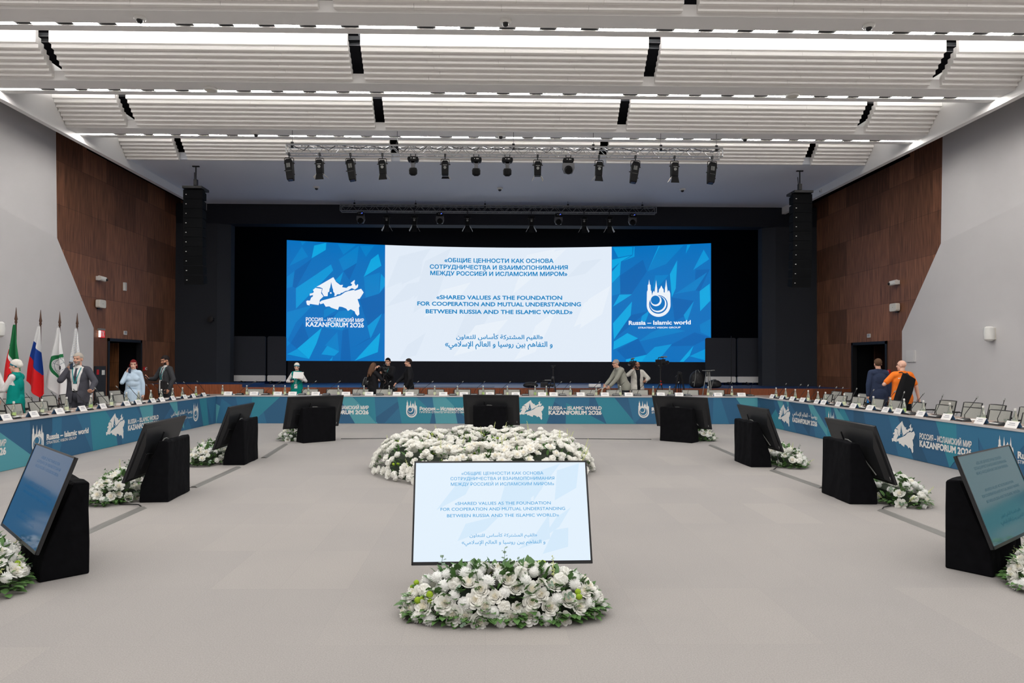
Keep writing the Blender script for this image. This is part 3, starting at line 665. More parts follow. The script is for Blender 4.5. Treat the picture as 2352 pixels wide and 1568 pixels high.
def place(src, loc, rz, label, group, cat=None):
    if src.name in used:
        o = dup(src, loc, rz, label, group)
    else:
        used.add(src.name); o = src; o.location = loc; o.rotation_euler = (0, 0, rz); o['label'] = label; o['group'] = group
    if cat: o['category'] = cat
    return o
CL = [9.3, 9.9, 10.49, 11.12, 11.75, 12.43, 13.1, 13.94, 14.38, 15.01, 15.45, 15.96, 16.59, 17.1, 17.73]
CR = [8.9, 9.51, 10.12, 10.85, 11.53, 12.15, 12.52, 13.04, 13.64, 14.23, 14.86, 15.19, 15.86, 16.38, 16.99, 17.56]
CC = [-6.9, -6.23, -5.59, -5.21, -4.57, -3.78, -3.14, -2.4, -2.06, -1.15, -0.6, 0.10, 0.8, 1.51, 1.82, 2.53, 3.22, 3.86, 4.74, 5.21, 6.27, 6.9]
rnd = random.Random(41)
def seat_items(kind, pos, i):
    """one place setting; i counts from the nearest seat (sides) or from the left (centre)"""
    o_ = ORD[i]
    if kind == 'L': side, at, rz = 'left table', (lambda a, d: (TX0-d, pos+a, TZ)), PI/2; frm = f'{o_} from the near end of the left table'; flip = 1
    elif kind == 'R': side, at, rz = 'right table', (lambda a, d: (TX1+d, pos+a, TZ)), -PI/2; frm = f'{o_} from the near end of the right table'; flip = -1
    else: side, at, rz = 'centre table', (lambda a, d: (pos+a, TYC+d, TZ)), 0; frm = f'{o_} from left on the table before the stage'; flip = 1
    j = lambda s=0.02: rnd.uniform(-s, s)
    place(card0, at(j(), 0.09), rz+j(0.06), f'white tent name card, {frm}', f'name cards on the {side}')
    a_m = 0.27 if kind == 'C' else (0.26 if kind == 'L' else -0.26)
    place(micA if kind != 'R' else micB, at(a_m+j(0.03), 0.13), rz+j(0.15), f'black gooseneck conference microphone, {frm}', f'microphones on the {side}')
    a_b = -0.2 if kind != 'R' else 0.2
    place(botB if rnd.random() < 0.2 else botA, at(a_b+j(0.05), 0.24+j(0.05)), rz, f'clear water bottle with white cap, {frm}', f'water bottles on the {side}')
    place(gl0, at(a_b+0.11+j(0.02), 0.28+j(0.04)), rz, f'empty clear drinking glass, {frm}', f'drinking glasses on the {side}', 'glass')
    place(pad0, at(a_m*0.05+j(0.04), 0.42), rz, f'thin white paper folder, {frm}', f'paper folders on the {side}', 'folder')
for i, p in enumerate(CL): seat_items('L', p, i)
for i, p in enumerate(CR): seat_items('R', p, i)
for i, p in enumerate(CC): seat_items('C', p, i)

# ------------------------------------------------------------------ chairs: grey mesh seats in black frames
M['chair_fabric'] = mat('grey_mesh_fabric', (168, 167, 160), 0.8, spec=0.2, var=(60, 0.12)); M['chair_leg'] = mat('brushed_chair_leg', (150, 150, 150), 0.35, 0.8)
def make_chair():
    t = thing('conference_chair', 'chair', 'chair')     # the sitter looks to local -y
    def curved(y0, z0, y1, z1, hw, th, n=6):
        def f(m):
            for k in range(n):
                x0, x1 = -hw+2*hw*k/n, -hw+2*hw*(k+1)/n; b0, b1 = 0.03*(1-(x0/hw)**2), 0.03*(1-(x1/hw)**2)
                lo = [(x0, y0+b0, z0), (x1, y0+b1, z0), (x1, y1+b1, z1), (x0, y1+b0, z1)]; hi = [(p[0], p[1]+th, p[2]+th*0.1) for p in lo]
                m.raw(lo+hi, [(0,1,2,3),(7,6,5,4),(0,4,5,1),(2,6,7,3),(1,5,6,2),(3,7,4,0)])
        return f
    part(t, 'backrest', M['chair_fabric'], curved(0.20, 0.47, 0.28, 0.86, 0.225, 0.022), True)
    part(t, 'seat', M['chair_fabric'], lambda m: m.raw([(-0.225,-0.22,0.44),(0.225,-0.22,0.44),(0.225,0.19,0.42),(-0.225,0.19,0.42),(-0.225,-0.22,0.47),(0.225,-0.22,0.47),(0.225,0.19,0.45),(-0.225,0.19,0.45)], [(0,3,2,1),(4,5,6,7),(0,1,5,4),(1,2,6,5),(2,3,7,6),(3,0,4,7)]))
    part(t, 'back_frame', M['black'], lambda m: (m.tube([(-0.235,0.19,0.43),(-0.235,0.225,0.6),(-0.235,0.285,0.865)], 0.013), m.tube([(0.235,0.19,0.43),(0.235,0.225,0.6),(0.235,0.285,0.865)], 0.013), m.tube([(-0.23,0.295,0.865),(-0.1,0.318,0.868),(0.1,0.318,0.868),(0.23,0.295,0.865)], 0.009)), True)
    for sx in (-1, 1):
        def arm(m):
            m.box((sx*0.265-0.025, -0.16, 0.645), (sx*0.265+0.025, 0.2, 0.67)); m.tube([(sx*0.26, 0.2, 0.655), (sx*0.24, 0.235, 0.64)], 0.012)
        part(t, 'armrest', M['black'], arm)
        part(t, 'leg', M['chair_leg'], lambda m: m.tube([(sx*0.26, -0.13, 0.645), (sx*0.262, 0.0, 0.42), (sx*0.265, 0.24, 0.0)], 0.012), True)
        part(t, 'leg', M['chair_leg'], lambda m: m.tube([(sx*0.262, 0.16, 0.645), (sx*0.262, 0.02, 0.42), (sx*0.265, -0.24, 0.0)], 0.012), True)
    return t
chair0 = make_chair()
jr = random.Random(9)
def chair(x, y, rz, label, group): place(chair0, (x+jr.uniform(-.04, .04), y+jr.uniform(-.05, .05), 0), rz+jr.uniform(-.12, .12), label, group)
yl = [9.6+0.72*k for k in range(12)]
for i, y in enumerate(yl):
    if min(abs(y-14.0), abs(y-16.5), abs(y-17.5)) > .36: chair(TX0-1.06, y, PI/2, f'grey mesh armchair, {ORD[i]} from the near end at the left table', 'chairs at the left table')
for i, y in enumerate([12.2, 13.95, 14.75, 15.5, 16.2, 16.9, 17.6, 18.3]): chair(TX0-2.35, y, PI/2, f'grey mesh armchair, {ORD[i]} from the near end of the row beneath the flags', 'chairs in the row by the left wall')
for i, y in enumerate([9.2+0.72*k for k in range(12)]): chair(TX1+1.02, y, -PI/2, f'grey mesh armchair, {ORD[i]} from the near end at the right table', 'chairs at the right table')
for i, y in enumerate([10.6, 11.35, 12.1, 12.85, 13.6, 14.3, 16.7, 17.45, 18.2, 18.9]): chair(TX1+2.15, y, -PI/2, f'grey mesh armchair, {ORD[i]} from the near end of the second row at right', 'chairs in the second row on the right')
for i, y in enumerate([11.1, 11.95, 12.8]): chair(TX1+3.05, y, -PI/2, f'grey mesh armchair, {ORD[i]} from the near end of the row along the right wall', 'chairs along the right wall')
for i, x in enumerate([-6.55+0.73*k for k in range(19)]):
    if abs(x+5.5) < 0.35 or abs(x-4.0) < 0.3: continue
    chair(x, TYC+1.0, 0, f'grey mesh armchair, {ORD[i]} from left behind the table before the stage', 'chairs behind the table before the stage')

# ------------------------------------------------------------------ monitors leaning on black cloth stands
M['tv_back'] = mat('black_tv_shell', (26, 27, 30), 0.42, spec=0.5); M['tv_bezel'] = mat('black_tv_bezel', (18, 18, 22), 0.3)
TW, TH, TT = 1.235, 0.71, math.radians(20)
def tvm(): return Matrix.Translation((0, 0, 0.275)) @ Matrix.Rotation(-TT, 4, 'X')   # panel plane: x across, z up the slope, -y out of the screen
def make_tv(label, loc, rz, screen):
    t = thing('monitor', label, 'monitor', loc, rz, 'monitors on the floor stands'); X = tvm()
    def shell(m):
        m.box((-TW/2, 0.0, 0), (TW/2, 0.022, TH), X)
        a = [(-TW/2+0.06, 0.022, 0.03), (TW/2-0.06, 0.022, 0.03), (TW/2-0.06, 0.022, TH-0.06), (-TW/2+0.06, 0.022, TH-0.06)]; b = [(p[0]*0.88, 0.055, 0.06+(p[2]-0.03)*0.62) for p in a]
        m.raw([X @ V(p) for p in a+b], [(4, 5, 6, 7), (0, 1, 5, 4), (1, 2, 6, 5), (2, 3, 7, 6), (3, 0, 4, 7)])
    bevel(part(t, 'shell', M['tv_back'], shell), 0.004)
    def bezel(m):
        e = 0.012
        for a, b in (((-TW/2, -0.006, 0), (TW/2, 0, e*1.8)), ((-TW/2, -0.006, TH-e), (TW/2, 0, TH)), ((-TW/2, -0.006, 0), (-TW/2+e, 0, TH)), ((TW/2-e, -0.006, 0), (TW/2, 0, TH))): m.box(a, b, X)
    part(t, 'bezel', M['tv_bezel'], bezel)
    surf = lambda u, v, o: tuple(X @ V(((u-0.5)*(TW-0.024), -0.001-o, 0.0216+v*(TH-0.0336))))
    ground, facet, ink, strength = screen
    sc = part(t, 'screen', ground, lambda m: m.face([surf(0, 0, 0), surf(1, 0, 0), surf(1, 1, 0), surf(0, 1, 0)]))
    m = MB(); r = random.Random(5)
    for k in range(9):
        cx, cy = r.uniform(0.1, 0.9), r.uniform(0.1, 0.9); pts = [(cx-r.uniform(.05,.14), cy-r.uniform(.1,.2)), (cx+r.uniform(0,.1), cy-r.uniform(0,.1)), (cx+r.uniform(.06,.15), cy+r.uniform(.1,.25)), (cx-r.uniform(0,.08), cy+r.uniform(.02,.12))]
        poly_on(m, [(min(max(a, .01), .99), min(max(b, .01), .99)) for a, b in pts], surf, 0.0004+0.0001*k, 9)
    if ground is bright[0]: m.build('facet_pattern', facet, sc)
    for blk_ in (((RU[0], .482, .113), (RU[1], .61, .168), (RU[2], .605, .226)), ((EN[0], .555, .424), (EN[1], .72, .482), (EN[2], .645, .548))):
        m = MB()
        for s, wd, vc in blk_: text_on(m, s, surf, .508-wd/2, .508+wd/2, 1-vc-.015, .031, .002, .006)
        m.build('lettering', ink, sc)
    m = MB()
    for s, wd, vc in ((AR[0], .385, .748), (AR[1], .475, .822)): text_on(m, s, surf, .508-wd/2, .508+wd/2, 1-vc-.03, .058, .002, .004, True)
    m.build('lettering', ink, sc)
    def arms(m):                                        # bent bracket and cable on the back
        m.tube([X @ V((0.40, 0.06, 0.34)), X @ V((0.12, 0.075, 0.30))], 0.010); m.tube([X @ V((0.14, 0.07, 0.22)), X @ V((0.14, 0.075, 0.59))], 0.010)
    part(t, 'rear_bracket', M['blackmetal'], arms)
    part(t, 'bent_rod', M['greyplastic'], lambda m: m.tube([X @ V(p) for p in ((0.11, 0.08, 0.20), (0.11, 0.085, 0.46), (0.08, 0.085, 0.50), (0.0, 0.085, 0.50), (-0.06, 0.085, 0.48), (-0.36, 0.07, 0.10))], 0.007, 6), True)
    part(t, 'connector_box', M['black'], lambda m: m.box((0.33, 0.05, 0.16), (0.42, 0.075, 0.34), X))
    part(t, 'rating_sticker', M['paper'], lambda m: m.box((-0.56, 0.0222, 0.06), (-0.54, 0.0235, 0.095), X))
    return t
def stand(label, loc, rz, wob):
    """wedge-shaped stand wrapped in black cloth: upright at the rear, sloping under the monitor"""
    t = thing('monitor_stand', label, 'stand', loc, rz, 'black cloth monitor stands'); hw = 0.36; r = random.Random(wob)
    def f(m):
        n, k = 9, 7; prof = []
        rear, top, slope0 = 0.40, 0.715, 0.09
        P = [(0.075, 0.0), (0.075+0.02, 0.2), (0.29, 0.70), (0.31, top), (rear-0.01, top+0.004), (rear, top-0.02), (rear+0.004, 0.5), (rear+0.006, 0.25), (rear+0.012, 0.0)]
        vs = []
        for i in range(k+1):
            x = -hw+2*hw*i/k
            for (y, z) in P: vs.append((x+r.uniform(-.004, .004), y+r.uniform(-.007, .007), max(0, z+(r.uniform(-.008, .008) if z > .05 else 0))))
        q = len(P); fs = []
        for i in range(k):
            for j in range(q): fs.append((i*q+j, i*q+(j+1) % q, (i+1)*q+(j+1) % q, (i+1)*q+j))
        fs.append(tuple(range(q-1, -1, -1))); fs.append(tuple(k*q+j for j in range(q))); m.raw(vs, fs)
    bevel(part(t, 'cloth_cover', M['velvet'], f), 0.012)
    return t
bright = (emis('monitor_pale_blue', (226, 240, 252), 1.0), emis('monitor_white_facet', (212, 233, 250), 1.0), emis('monitor_text', (60, 160, 216), 1.0), 1)
dimt = (mat('monitor_dim_teal', (30, 60, 66), 0.12, spec=0.6, emit=((60, 100, 110), 0.5)), mat('monitor_dim_facet', (34, 66, 72), 0.12, spec=0.6, emit=((72, 112, 122), 0.5)), mat('monitor_dim_text', (10, 30, 40), 0.12, spec=0.6, emit=((16, 82, 100), 0.6)), 1)
dimb = (mat('monitor_dim_blue', (24, 40, 60), 0.1, spec=0.7, emit=((40, 92, 132), 0.55)), mat('monitor_dim_blue_facet', (28, 46, 64), 0.1, spec=0.7, emit=((56, 108, 146), 0.55)), mat('monitor_dim_blue_text', (8, 24, 40), 0.1, spec=0.7, emit=((18, 86, 132), 0.7)), 1)
TVS = [  # x, y, heading, screen, how it is told apart
    (0.115, 4.66, 0.032, bright, 'facing the camera in the middle of the floor, bright text on screen', 'front middle monitor'),
    (4.247, 5.367, 0.643, dimt, 'nearest on the right side, its dim teal screen in view', 'nearest right monitor'),
    (4.68, 8.28, 1.53, dimt, 'second from the camera on the right side, its back turned', 'second right monitor'),
    (4.60, 11.12, 1.585, dimt, 'third from the camera on the right side, its back turned', 'third right monitor'),
    (4.22, 14.505, 2.438, dimt, 'far right corner before the centre table, its back turned', 'far right monitor'),
    (0.136, 15.134, 2.99, dimt, 'behind the big ring of white flowers, its back turned', 'monitor by the flower ring'),
    (-3.674, 14.416, 3.827, dimb, 'far left corner before the centre table, its back turned', 'far left monitor'),
    (-4.263, 11.30, -1.55, dimb, 'third from the camera on the left side, its back turned', 'third left monitor'),
    (-4.15, 8.40, -1.50, dimb, 'second from the camera on the left side, its back turned', 'second left monitor'),
    (-3.62, 5.347, -0.799, dimb, 'nearest on the left side, its blue screen in view', 'nearest left monitor')]
for i, (x, y, a, sc, lb, nm) in enumerate(TVS):
    make_tv('black flat monitor '+lb, (x, y, 0), a, sc)
    stand('black cloth covered stand holding the '+nm, (x, y, 0), a, i)

# cables and cable covers on the carpet
M['cover'] = mat('grey_cable_cover', (112, 111, 108), 0.5)
def cover(pts, label):
    t = thing('cable_cover', label, 'cable cover', pts[0], 0, 'cable covers on the carpet'); o = V(pts[0])
    def f(m):
        for a, b in zip(pts[:-1], pts[1:]):
            a, b = V(a)-o, V(b)-o; d = (b-a).normalized(); n = V((-d.y, d.x, 0))
            sec = [(-0.055, 0.001), (-0.022, 0.02), (0.022, 0.02), (0.055, 0.001)]
            vs = [a+n*x+V((0, 0, z)) for x, z in sec]+[b+n*x+V((0, 0, z)) for x, z in sec]
            m.raw(vs, [(0, 1, 5, 4), (1, 2, 6, 5), (2, 3, 7, 6), (3, 2, 1, 0), (4, 5, 6, 7)])
    part(t, 'ramp', M['cover'], f)
cover([(-3.86, 7.75, 0), (-3.82, 6.1, 0)], 'grey cable cover on the carpet behind the nearest left monitor')
cover([(-3.86, 10.7, 0), (-3.82, 9.0, 0)], 'grey cable cover on the carpet beside the second left monitor stand')
cover([(-4.0, 13.7, 0), (-3.8, 11.75, 0)], 'grey cable cover on the carpet between third and far left monitors')
cover([(4.44, 7.6, 0), (4.40, 6.0, 0)], 'grey cable cover on the carpet behind the nearest right monitor')
cover([(4.40, 10.42, 0), (4.44, 8.95, 0)], 'grey cable cover on the carpet between second and third right monitors')
cover([(4.5, 13.6, 0), (4.42, 11.9, 0)], 'grey cable cover on the carpet between third and far right monitors')
def wire(pts, label, r=0.007): tag(MB().tube(pts, r, 6).build('floor_cable', M['cable'], None, True), label, 'cable', 'black cables on the carpet')
wire([(-3.1, 14.65, .008), (-2.0, 14.75, .008), (-0.6, 14.72, .008)], 'thin black cable on the carpet left of the monitor behind the flower ring')
wire([(0.7, 14.9, .008), (2.0, 14.72, .008), (3.55, 14.62, .008)], 'thin black cable on the carpet right of the monitor behind the flower ring')
wire([(-3.86, 7.75, .012), (-3.95, 7.85, .02), (-4.2, 7.92, .01), (-4.25, 8.1, .01)], 'short black lead running out of the cover by the second left monitor')
wire([(4.44, 7.6, .012), (4.52, 7.7, .02), (4.66, 7.8, .012), (4.7, 7.9, .02)], 'short black lead running out of the cover by the second right monitor')
wire([(4.40, 10.42, .012), (4.5, 10.55, .02), (4.6, 10.7, .04), (4.64, 10.8, .2)], 'short black lead running out of the cover by the third right monitor')
# ------------------------------------------------------------------ flowers
M['petal'] = mat('white_petal', (251, 250, 245), 0.6, spec=0.25, sheen=0.2); M['petal_cream'] = mat('cream_petal', (248, 243, 228), 0.6, spec=0.25)
M['mum'] = mat('white_chrysanthemum', (252, 252, 250), 0.65, spec=0.2); M['button'] = mat('green_button_flower', (140, 168, 44), 0.7, spec=0.2)
M['leaf'] = mat('dark_green_leaf', (78, 116, 58), 0.5, var=(9, 0.35)); M['euc'] = mat('grey_green_eucalyptus', (116, 138, 118), 0.6, var=(9, 0.2)); M['bud'] = mat('pale_green_bud', (206, 214, 146), 0.6)
def translucent(m, k):
    nt = m.node_tree; b = nt.nodes['Principled BSDF']; o = nt.nodes['Material Output']; t = nt.nodes.new('ShaderNodeBsdfTranslucent'); x = nt.nodes.new('ShaderNodeMixShader')
    t.inputs[0].default_value = b.inputs['Base Color'].default_value[:]; x.inputs[0].default_value = k
    nt.links.new(b.outputs[0], x.inputs[1]); nt.links.new(t.outputs[0], x.inputs[2]); nt.links.new(x.outputs[0], o.inputs[0])
for k_ in ('petal', 'petal_cream', 'mum'): translucent(M[k_], .38)
M['foam'] = mat('dark_green_floral_foam', (34, 46, 30), 0.95)
def rose_mesh(seed, openness=1.0, mats=('petal', 'petal_cream')):
    r = random.Random(seed); m = MB()
    for l, (n, r0, h, out) in enumerate(((3, .004, .036, .1), (4, .010, .038, .22), (5, .016, .038, .38), (6, .022, .034, .6), (7, .026, .026, .85))):
        m.mi = 1 if l < 2 else 0
        for k in range(n):
            t0 = 2*PI*k/n+l*0.6+r.uniform(-.15, .15); wd = 2*PI/n*0.8; hh = h*r.uniform(.9, 1.1); g = []
            for b in (0, .35, .7, 1.0):
                for a in (-1, -.5, 0, .5, 1):
                    rad = r0+0.034*out*openness*b**1.6-0.004*abs(a)*b; z = 0.004+hh*(b-0.22*out*b**3)-0.007*abs(a)**2*b; t = t0+a*wd*(0.45+0.55*math.sin(PI*min(1, b+.25))**.5)
                    g.append((rad*math.cos(t), rad*math.sin(t), z))
            m.raw(g, [(i*5+j, i*5+j+1, (i+1)*5+j+1, (i+1)*5+j) for i in range(3) for j in range(4)])
    m.mi = 0; m.lathe([(0.004, -0.02), (0.016, 0.0), (0.022, 0.014), (0.0, 0.02)], 8)
    return m.mesh('rose', [M[k] for k in mats], True)
def mum_mesh(seed, n=90):
    r = random.Random(seed); m = MB()
    for k in range(n):
        z = 1-1.25*(k+.5)/n; t = k*2.39996; q = math.sqrt(max(0, 1-z*z)); d = V((q*math.cos(t), q*math.sin(t), z)); s = d.cross(V((0, 0, 1)) if abs(z) < .95 else V((1, 0, 0))).normalized()
        u = s.cross(d).normalized(); L = r.uniform(.034, .042); wv = .0052
        a, b, c = d*.02, d*L*.75+u*.002, d*L+u*.006
        m.raw([a-s*wv*.6+V((0,0,.012)), a+s*wv*.6+V((0,0,.012)), b+s*wv+V((0,0,.012)), c+V((0,0,.012)), b-s*wv+V((0,0,.012))], [(0, 1, 2, 4), (4, 2, 3)])
    m.ball((0, 0, .012), .029, 12, 8)
    return m.mesh('chrysanthemum', M['mum'])
def carnation_mesh(seed):
    r = random.Random(seed); m = MB(); m.ball((0, 0, .012), (.036, .036, .03), 18, 10)
    m.v = [tuple(V(p)*(1+r.uniform(-.22, .22))) for p in m.v]
    return m.mesh('carnation', M['petal'])
def button_mesh():
    r = random.Random(2); m = MB()
    m.ball((0, 0, .006), .019, 12, 8); m.v = [tuple(V(p)*(1+r.uniform(-.06, .06))) for p in m.v]
    return m.mesh('button_flower', M['button'], True)
def leaf_at(m, p, d, up, L, W):
    d = V(d).normalized(); s = d.cross(V(up)).normalized(); n = s.cross(d); p = V(p)
    m.raw([p, p+d*L*.3+s*W*.8+n*L*.06, p+d*L*.7+s*W*.75+n*L*.04, p+d*L-n*L*.1, p+d*L*.7-s*W*.75+n*L*.04, p+d*L*.3-s*W*.8+n*L*.06, p+d*L*.35, p+d*L*.7], [(0, 1, 6), (0, 6, 5), (1, 2, 7, 6), (6, 7, 4, 5), (2, 3, 7), (7, 3, 4)])
def sprig_mesh(seed, L=.2, n=8, rnd_leaf=True):
    r = random.Random(seed); m = MB(); pts = [(0, 0, 0), (r.uniform(-.01, .01), r.uniform(-.01, .01), L*.5), (r.uniform(-.03, .03), r.uniform(-.03, .03), L)]
    m.tube(pts, .0018, 4)
    for k in range(n):
        f = .3+.7*k/(n-1); t = k*2.4; leaf_at(m, (pts[2][0]*f*f, pts[2][1]*f*f, L*f), (math.cos(t), math.sin(t), .5), (0, 0, 1), .034 if rnd_leaf else .05, .017 if rnd_leaf else .014)
    return m.mesh('eucalyptus_sprig', M['euc'], True)
def spike_mesh():
    m = MB(); m.tube([(0, 0, 0), (.004, 0, .1), (0, .004, .24)], .002, 4)
    for k in range(16): m.ball((.009*math.cos(k*2.4), .009*math.sin(k*2.4), .07+.0115*k), .0085-.0003*k, 6, 4)
    return m.mesh('bud_spike', M['bud'], True)
ROSES = [rose_mesh(1), rose_mesh(2, 1.15), rose_mesh(3, .8)]; MUMS = [mum_mesh(1)]; CARN = [carnation_mesh(k) for k in range(2)]; BTN = button_mesh(); SPR = [sprig_mesh(1), sprig_mesh(2, .16, 7)]; SPK = spike_mesh()
def orient(p, n, spin, sc):
    n = V(n).normalized(); x = n.cross(V((0, 0, 1)) if abs(n.z) < .98 else V((1, 0, 0))).normalized(); y = n.cross(x)
    R = Matrix((x, y, n)).transposed().to_4x4()
    return Matrix.Translation(p) @ R @ Matrix.Rotation(spin, 4, 'Z') @ Matrix.Scale(sc, 4)
def arrangement(label, loc, rz, hl, hd, h, nf, seed, group, spikes=0, buttons=True):
    """long low floral mound: hl, hd = half length and depth"""
    r = random.Random(seed); t = thing('flower_arrangement', label, 'flowers', loc, rz, group); k_ = 0
    part(t, 'floral_foam', M['foam'], lambda m: m.raw([(a*hl*.7*c, b*hd*.62*c, z) for z, c in ((0.002, 1), (h*.42, .8)) for a, b in ((-1, -1), (1, -1), (1, 1), (-1, 1))], [(0, 3, 2, 1), (4, 5, 6, 7), (0, 1, 5, 4), (1, 2, 6, 5), (2, 3, 7, 6), (3, 0, 4, 7)]))
    def dome():
        a = r.uniform(-1, 1); q = r.uniform(0, PI); k = math.sqrt(max(0.02, 1-abs(a)**3)); b = math.cos(q)*k; z = math.sin(q)*k*h
        return V((a*hl, b*hd, max(.035, z*.95))), V((a*abs(a)**2*1.3, b*1.2, .2+z/h*1.1)).normalized(), q
    mt = MB()
    for _ in range(int(nf*5.5)):                        # leaves, thickest round the foot
        p, n, q = dome()
        if r.random() < .5: p = V((p.x*1.02, p.y*1.05, r.uniform(.015, .07))); an = r.uniform(0, 2*PI); n = V((p.x/hl, p.y/hd*1.4, .1))
        leaf_at(mt, p*.97, n+V((r.uniform(-.7, .7), r.uniform(-.7, .7), r.uniform(-.3, .4))), (0, 0, 1), r.uniform(.06, .105), r.uniform(.02, .034))
    mt.build('foliage', M['leaf'], t, True)
    spots = []; tries = 0
    while len(spots) < nf and tries < 6000:
        tries += 1; p, n, q = dome()
        if p.z < .06 and r.random() < .65: continue
        if all((p-s[0]).length > (.062 if tries < 3000 else .05) for s in spots): spots.append((p, n))
    for p, n in spots:
        k = r.random()
        if k < .4: nm, me, sc = 'rose', r.choice(ROSES), r.uniform(1.0, 1.3)
        elif k < .72: nm, me, sc = 'chrysanthemum', MUMS[0], r.uniform(1.05, 1.3)
        elif k < .92: nm, me, sc = 'carnation', r.choice(CARN), r.uniform(1.0, 1.3)
        else: nm, me, sc = 'rose', ROSES[2], r.uniform(.7, .9)
        o = link(nm, me, t); o.matrix_local = orient(p, n+V((r.uniform(-.25, .25), r.uniform(-.25, .25), 0)), r.uniform(0, 6), sc)
    if buttons:
        for c in range(7):
            p0, n0, q = dome()
            for b in range(6):
                p = V((p0.x+r.uniform(-.07, .07), p0.y+r.uniform(-.05, .05), 0)); q = abs(p.x/hl)**3+(p.y/hd)**2
                if q < .95: o = link('green_button', BTN, t); o.matrix_local = orient(V((p.x, p.y, (1-q)**.5*h*.93+.05)), n0, r.uniform(0, 6), r.uniform(.8, 1.2))
    for k in range(9):
        p, n, q = dome(); o = link('eucalyptus_sprig', r.choice(SPR), t); o.matrix_local = orient(p*.9, n+V((r.uniform(-.6, .6), r.uniform(-.6, .6), .1)), r.uniform(0, 6), r.uniform(.6, .95))
    for k in range(spikes):
        p, n, q = dome(); o = link('bud_spike', SPK, t); o.matrix_local = orient(p*.9, n+V((r.uniform(-.3, .3), r.uniform(-.3, .3), .5)), r.uniform(0, 6), .8)
    return t
FG = 'flower arrangements at the foot of the monitors'
def at_tv(i, along, out):
    x, y, a = TVS[i][:3]; return (x+math.cos(a)*along+math.sin(a)*out, y+math.sin(a)*along-math.cos(a)*out, 0)
for i, (hl, hd, h, nf, seed) in enumerate([(.64, .22, .30, 130, 4), (.6, .24, .30, 84, 5), (.58, .25, .31, 70, 6), (.56, .24, .31, 64, 7), (.56, .24, .30, 60, 8), (.56, .24, .30, 54, 9), (.56, .24, .31, 60, 10), (.56, .24, .32, 64, 11), (.56, .24, .32, 70, 12), (.6, .25, .34, 84, 13)]):
    arrangement('long mound of white flowers at the foot of the '+TVS[i][5], at_tv(i, 0.0, .15 if i == 0 else .25), TVS[i][2], hl, hd, h, nf, seed, FG, 3 if i else 1, i in (0, 1, 9))

# the big ring of white flowers on the carpet
def flower_ring(cx, cy, R, h):
    r = random.Random(77); t = thing('flower_ring', 'huge round ring of white roses on the carpet behind the front middle monitor', 'flowers', (cx, cy, 0))
    W = .52
    def pt():
        a = r.uniform(0, 2*PI); q = r.uniform(.0, PI); b = math.cos(q); z = math.sin(q)*h
        rad = R+b*W; n = V((math.cos(a)*b*1.4, math.sin(a)*b*1.4, .25+z/h*1.3)).normalized()
        return V((rad*math.cos(a), rad*math.sin(a)*1.06, max(z, .04))), n
    def base(m):
        n = 40; sec = [(-W*.7, 0), (-W*.5, h*.6), (W*.5, h*.6), (W*.7, 0)]
        vs = [((R+x)*math.cos(2*PI*k/n), (R+x)*math.sin(2*PI*k/n)*1.06, z) for k in range(n) for x, z in sec]
        m.raw(vs, [(k*4+j, k*4+j+1, ((k+1) % n)*4+j+1, ((k+1) % n)*4+j) for k in range(n) for j in range(3)])
    part(t, 'floral_foam', M['foam'], base)
    mt = MB()
    for _ in range(1500):
        p, n = pt(); leaf_at(mt, p*.98, n+V((r.uniform(-.7, .7), r.uniform(-.7, .7), r.uniform(-.3, .5))), (0, 0, 1), r.uniform(.05, .10), r.uniform(.016, .028))
    mt.build('foliage', M['leaf'], t, True)
    spots = []; tries = 0
    while len(spots) < 900 and tries < 30000:
        tries += 1; p, n = pt()
        if all((p-s[0]).length > .060 for s in spots): spots.append((V((p.x, p.y, p.z*r.uniform(.9, 1.22))), n))
    spots.sort(key=lambda s: s[0].y-(s[0].z)*2)         # nearest and highest first
    # flowers that show largest are parts, the rest is one mass
    vis = [s for s in spots if s[0].x < -.35 or s[0].z > .30]; vis = vis[:100]; ids = {id(s) for s in vis}
    for p, n in vis:
        me = r.choice(ROSES+ROSES[:2]+CARN); o = link(me.name.split('.')[0], me, t); o.matrix_local = orient(p, n+V((r.uniform(-.3, .3), r.uniform(-.3, .3), 0)), r.uniform(0, 6), r.uniform(1.15, 1.45))
    mass = MB()
    for s in spots:
        if id(s) in ids: continue
        me = r.choice(ROSES+CARN); X = orient(s[0], s[1], r.uniform(0, 6), r.uniform(1.1, 1.4)); mass.raw([X @ v.co for v in me.vertices], [tuple(p.vertices) for p in me.polygons])
    o = mass.build('flower_mass', M['petal'], t, True); o['kind'] = 'stuff'
    for k in range(40):
        p, n = pt(); o = link('bud_spike', SPK, t); o.matrix_local = orient(p*.97, n*.5+V((r.uniform(-.3, .3), r.uniform(-.3, .3), .9)), r.uniform(0, 6), r.uniform(.8, 1.1))
    gb = MB()
    for k in range(26):
        p0, n = pt()
        for b in range(5): gb.ball(p0+V((r.uniform(-.06, .06), r.uniform(-.06, .06), .02)), .017, 8, 6)
    gb.build('green_button', M['button'], t, True)
flower_ring(-.05, 10.75, 1.18, .42)

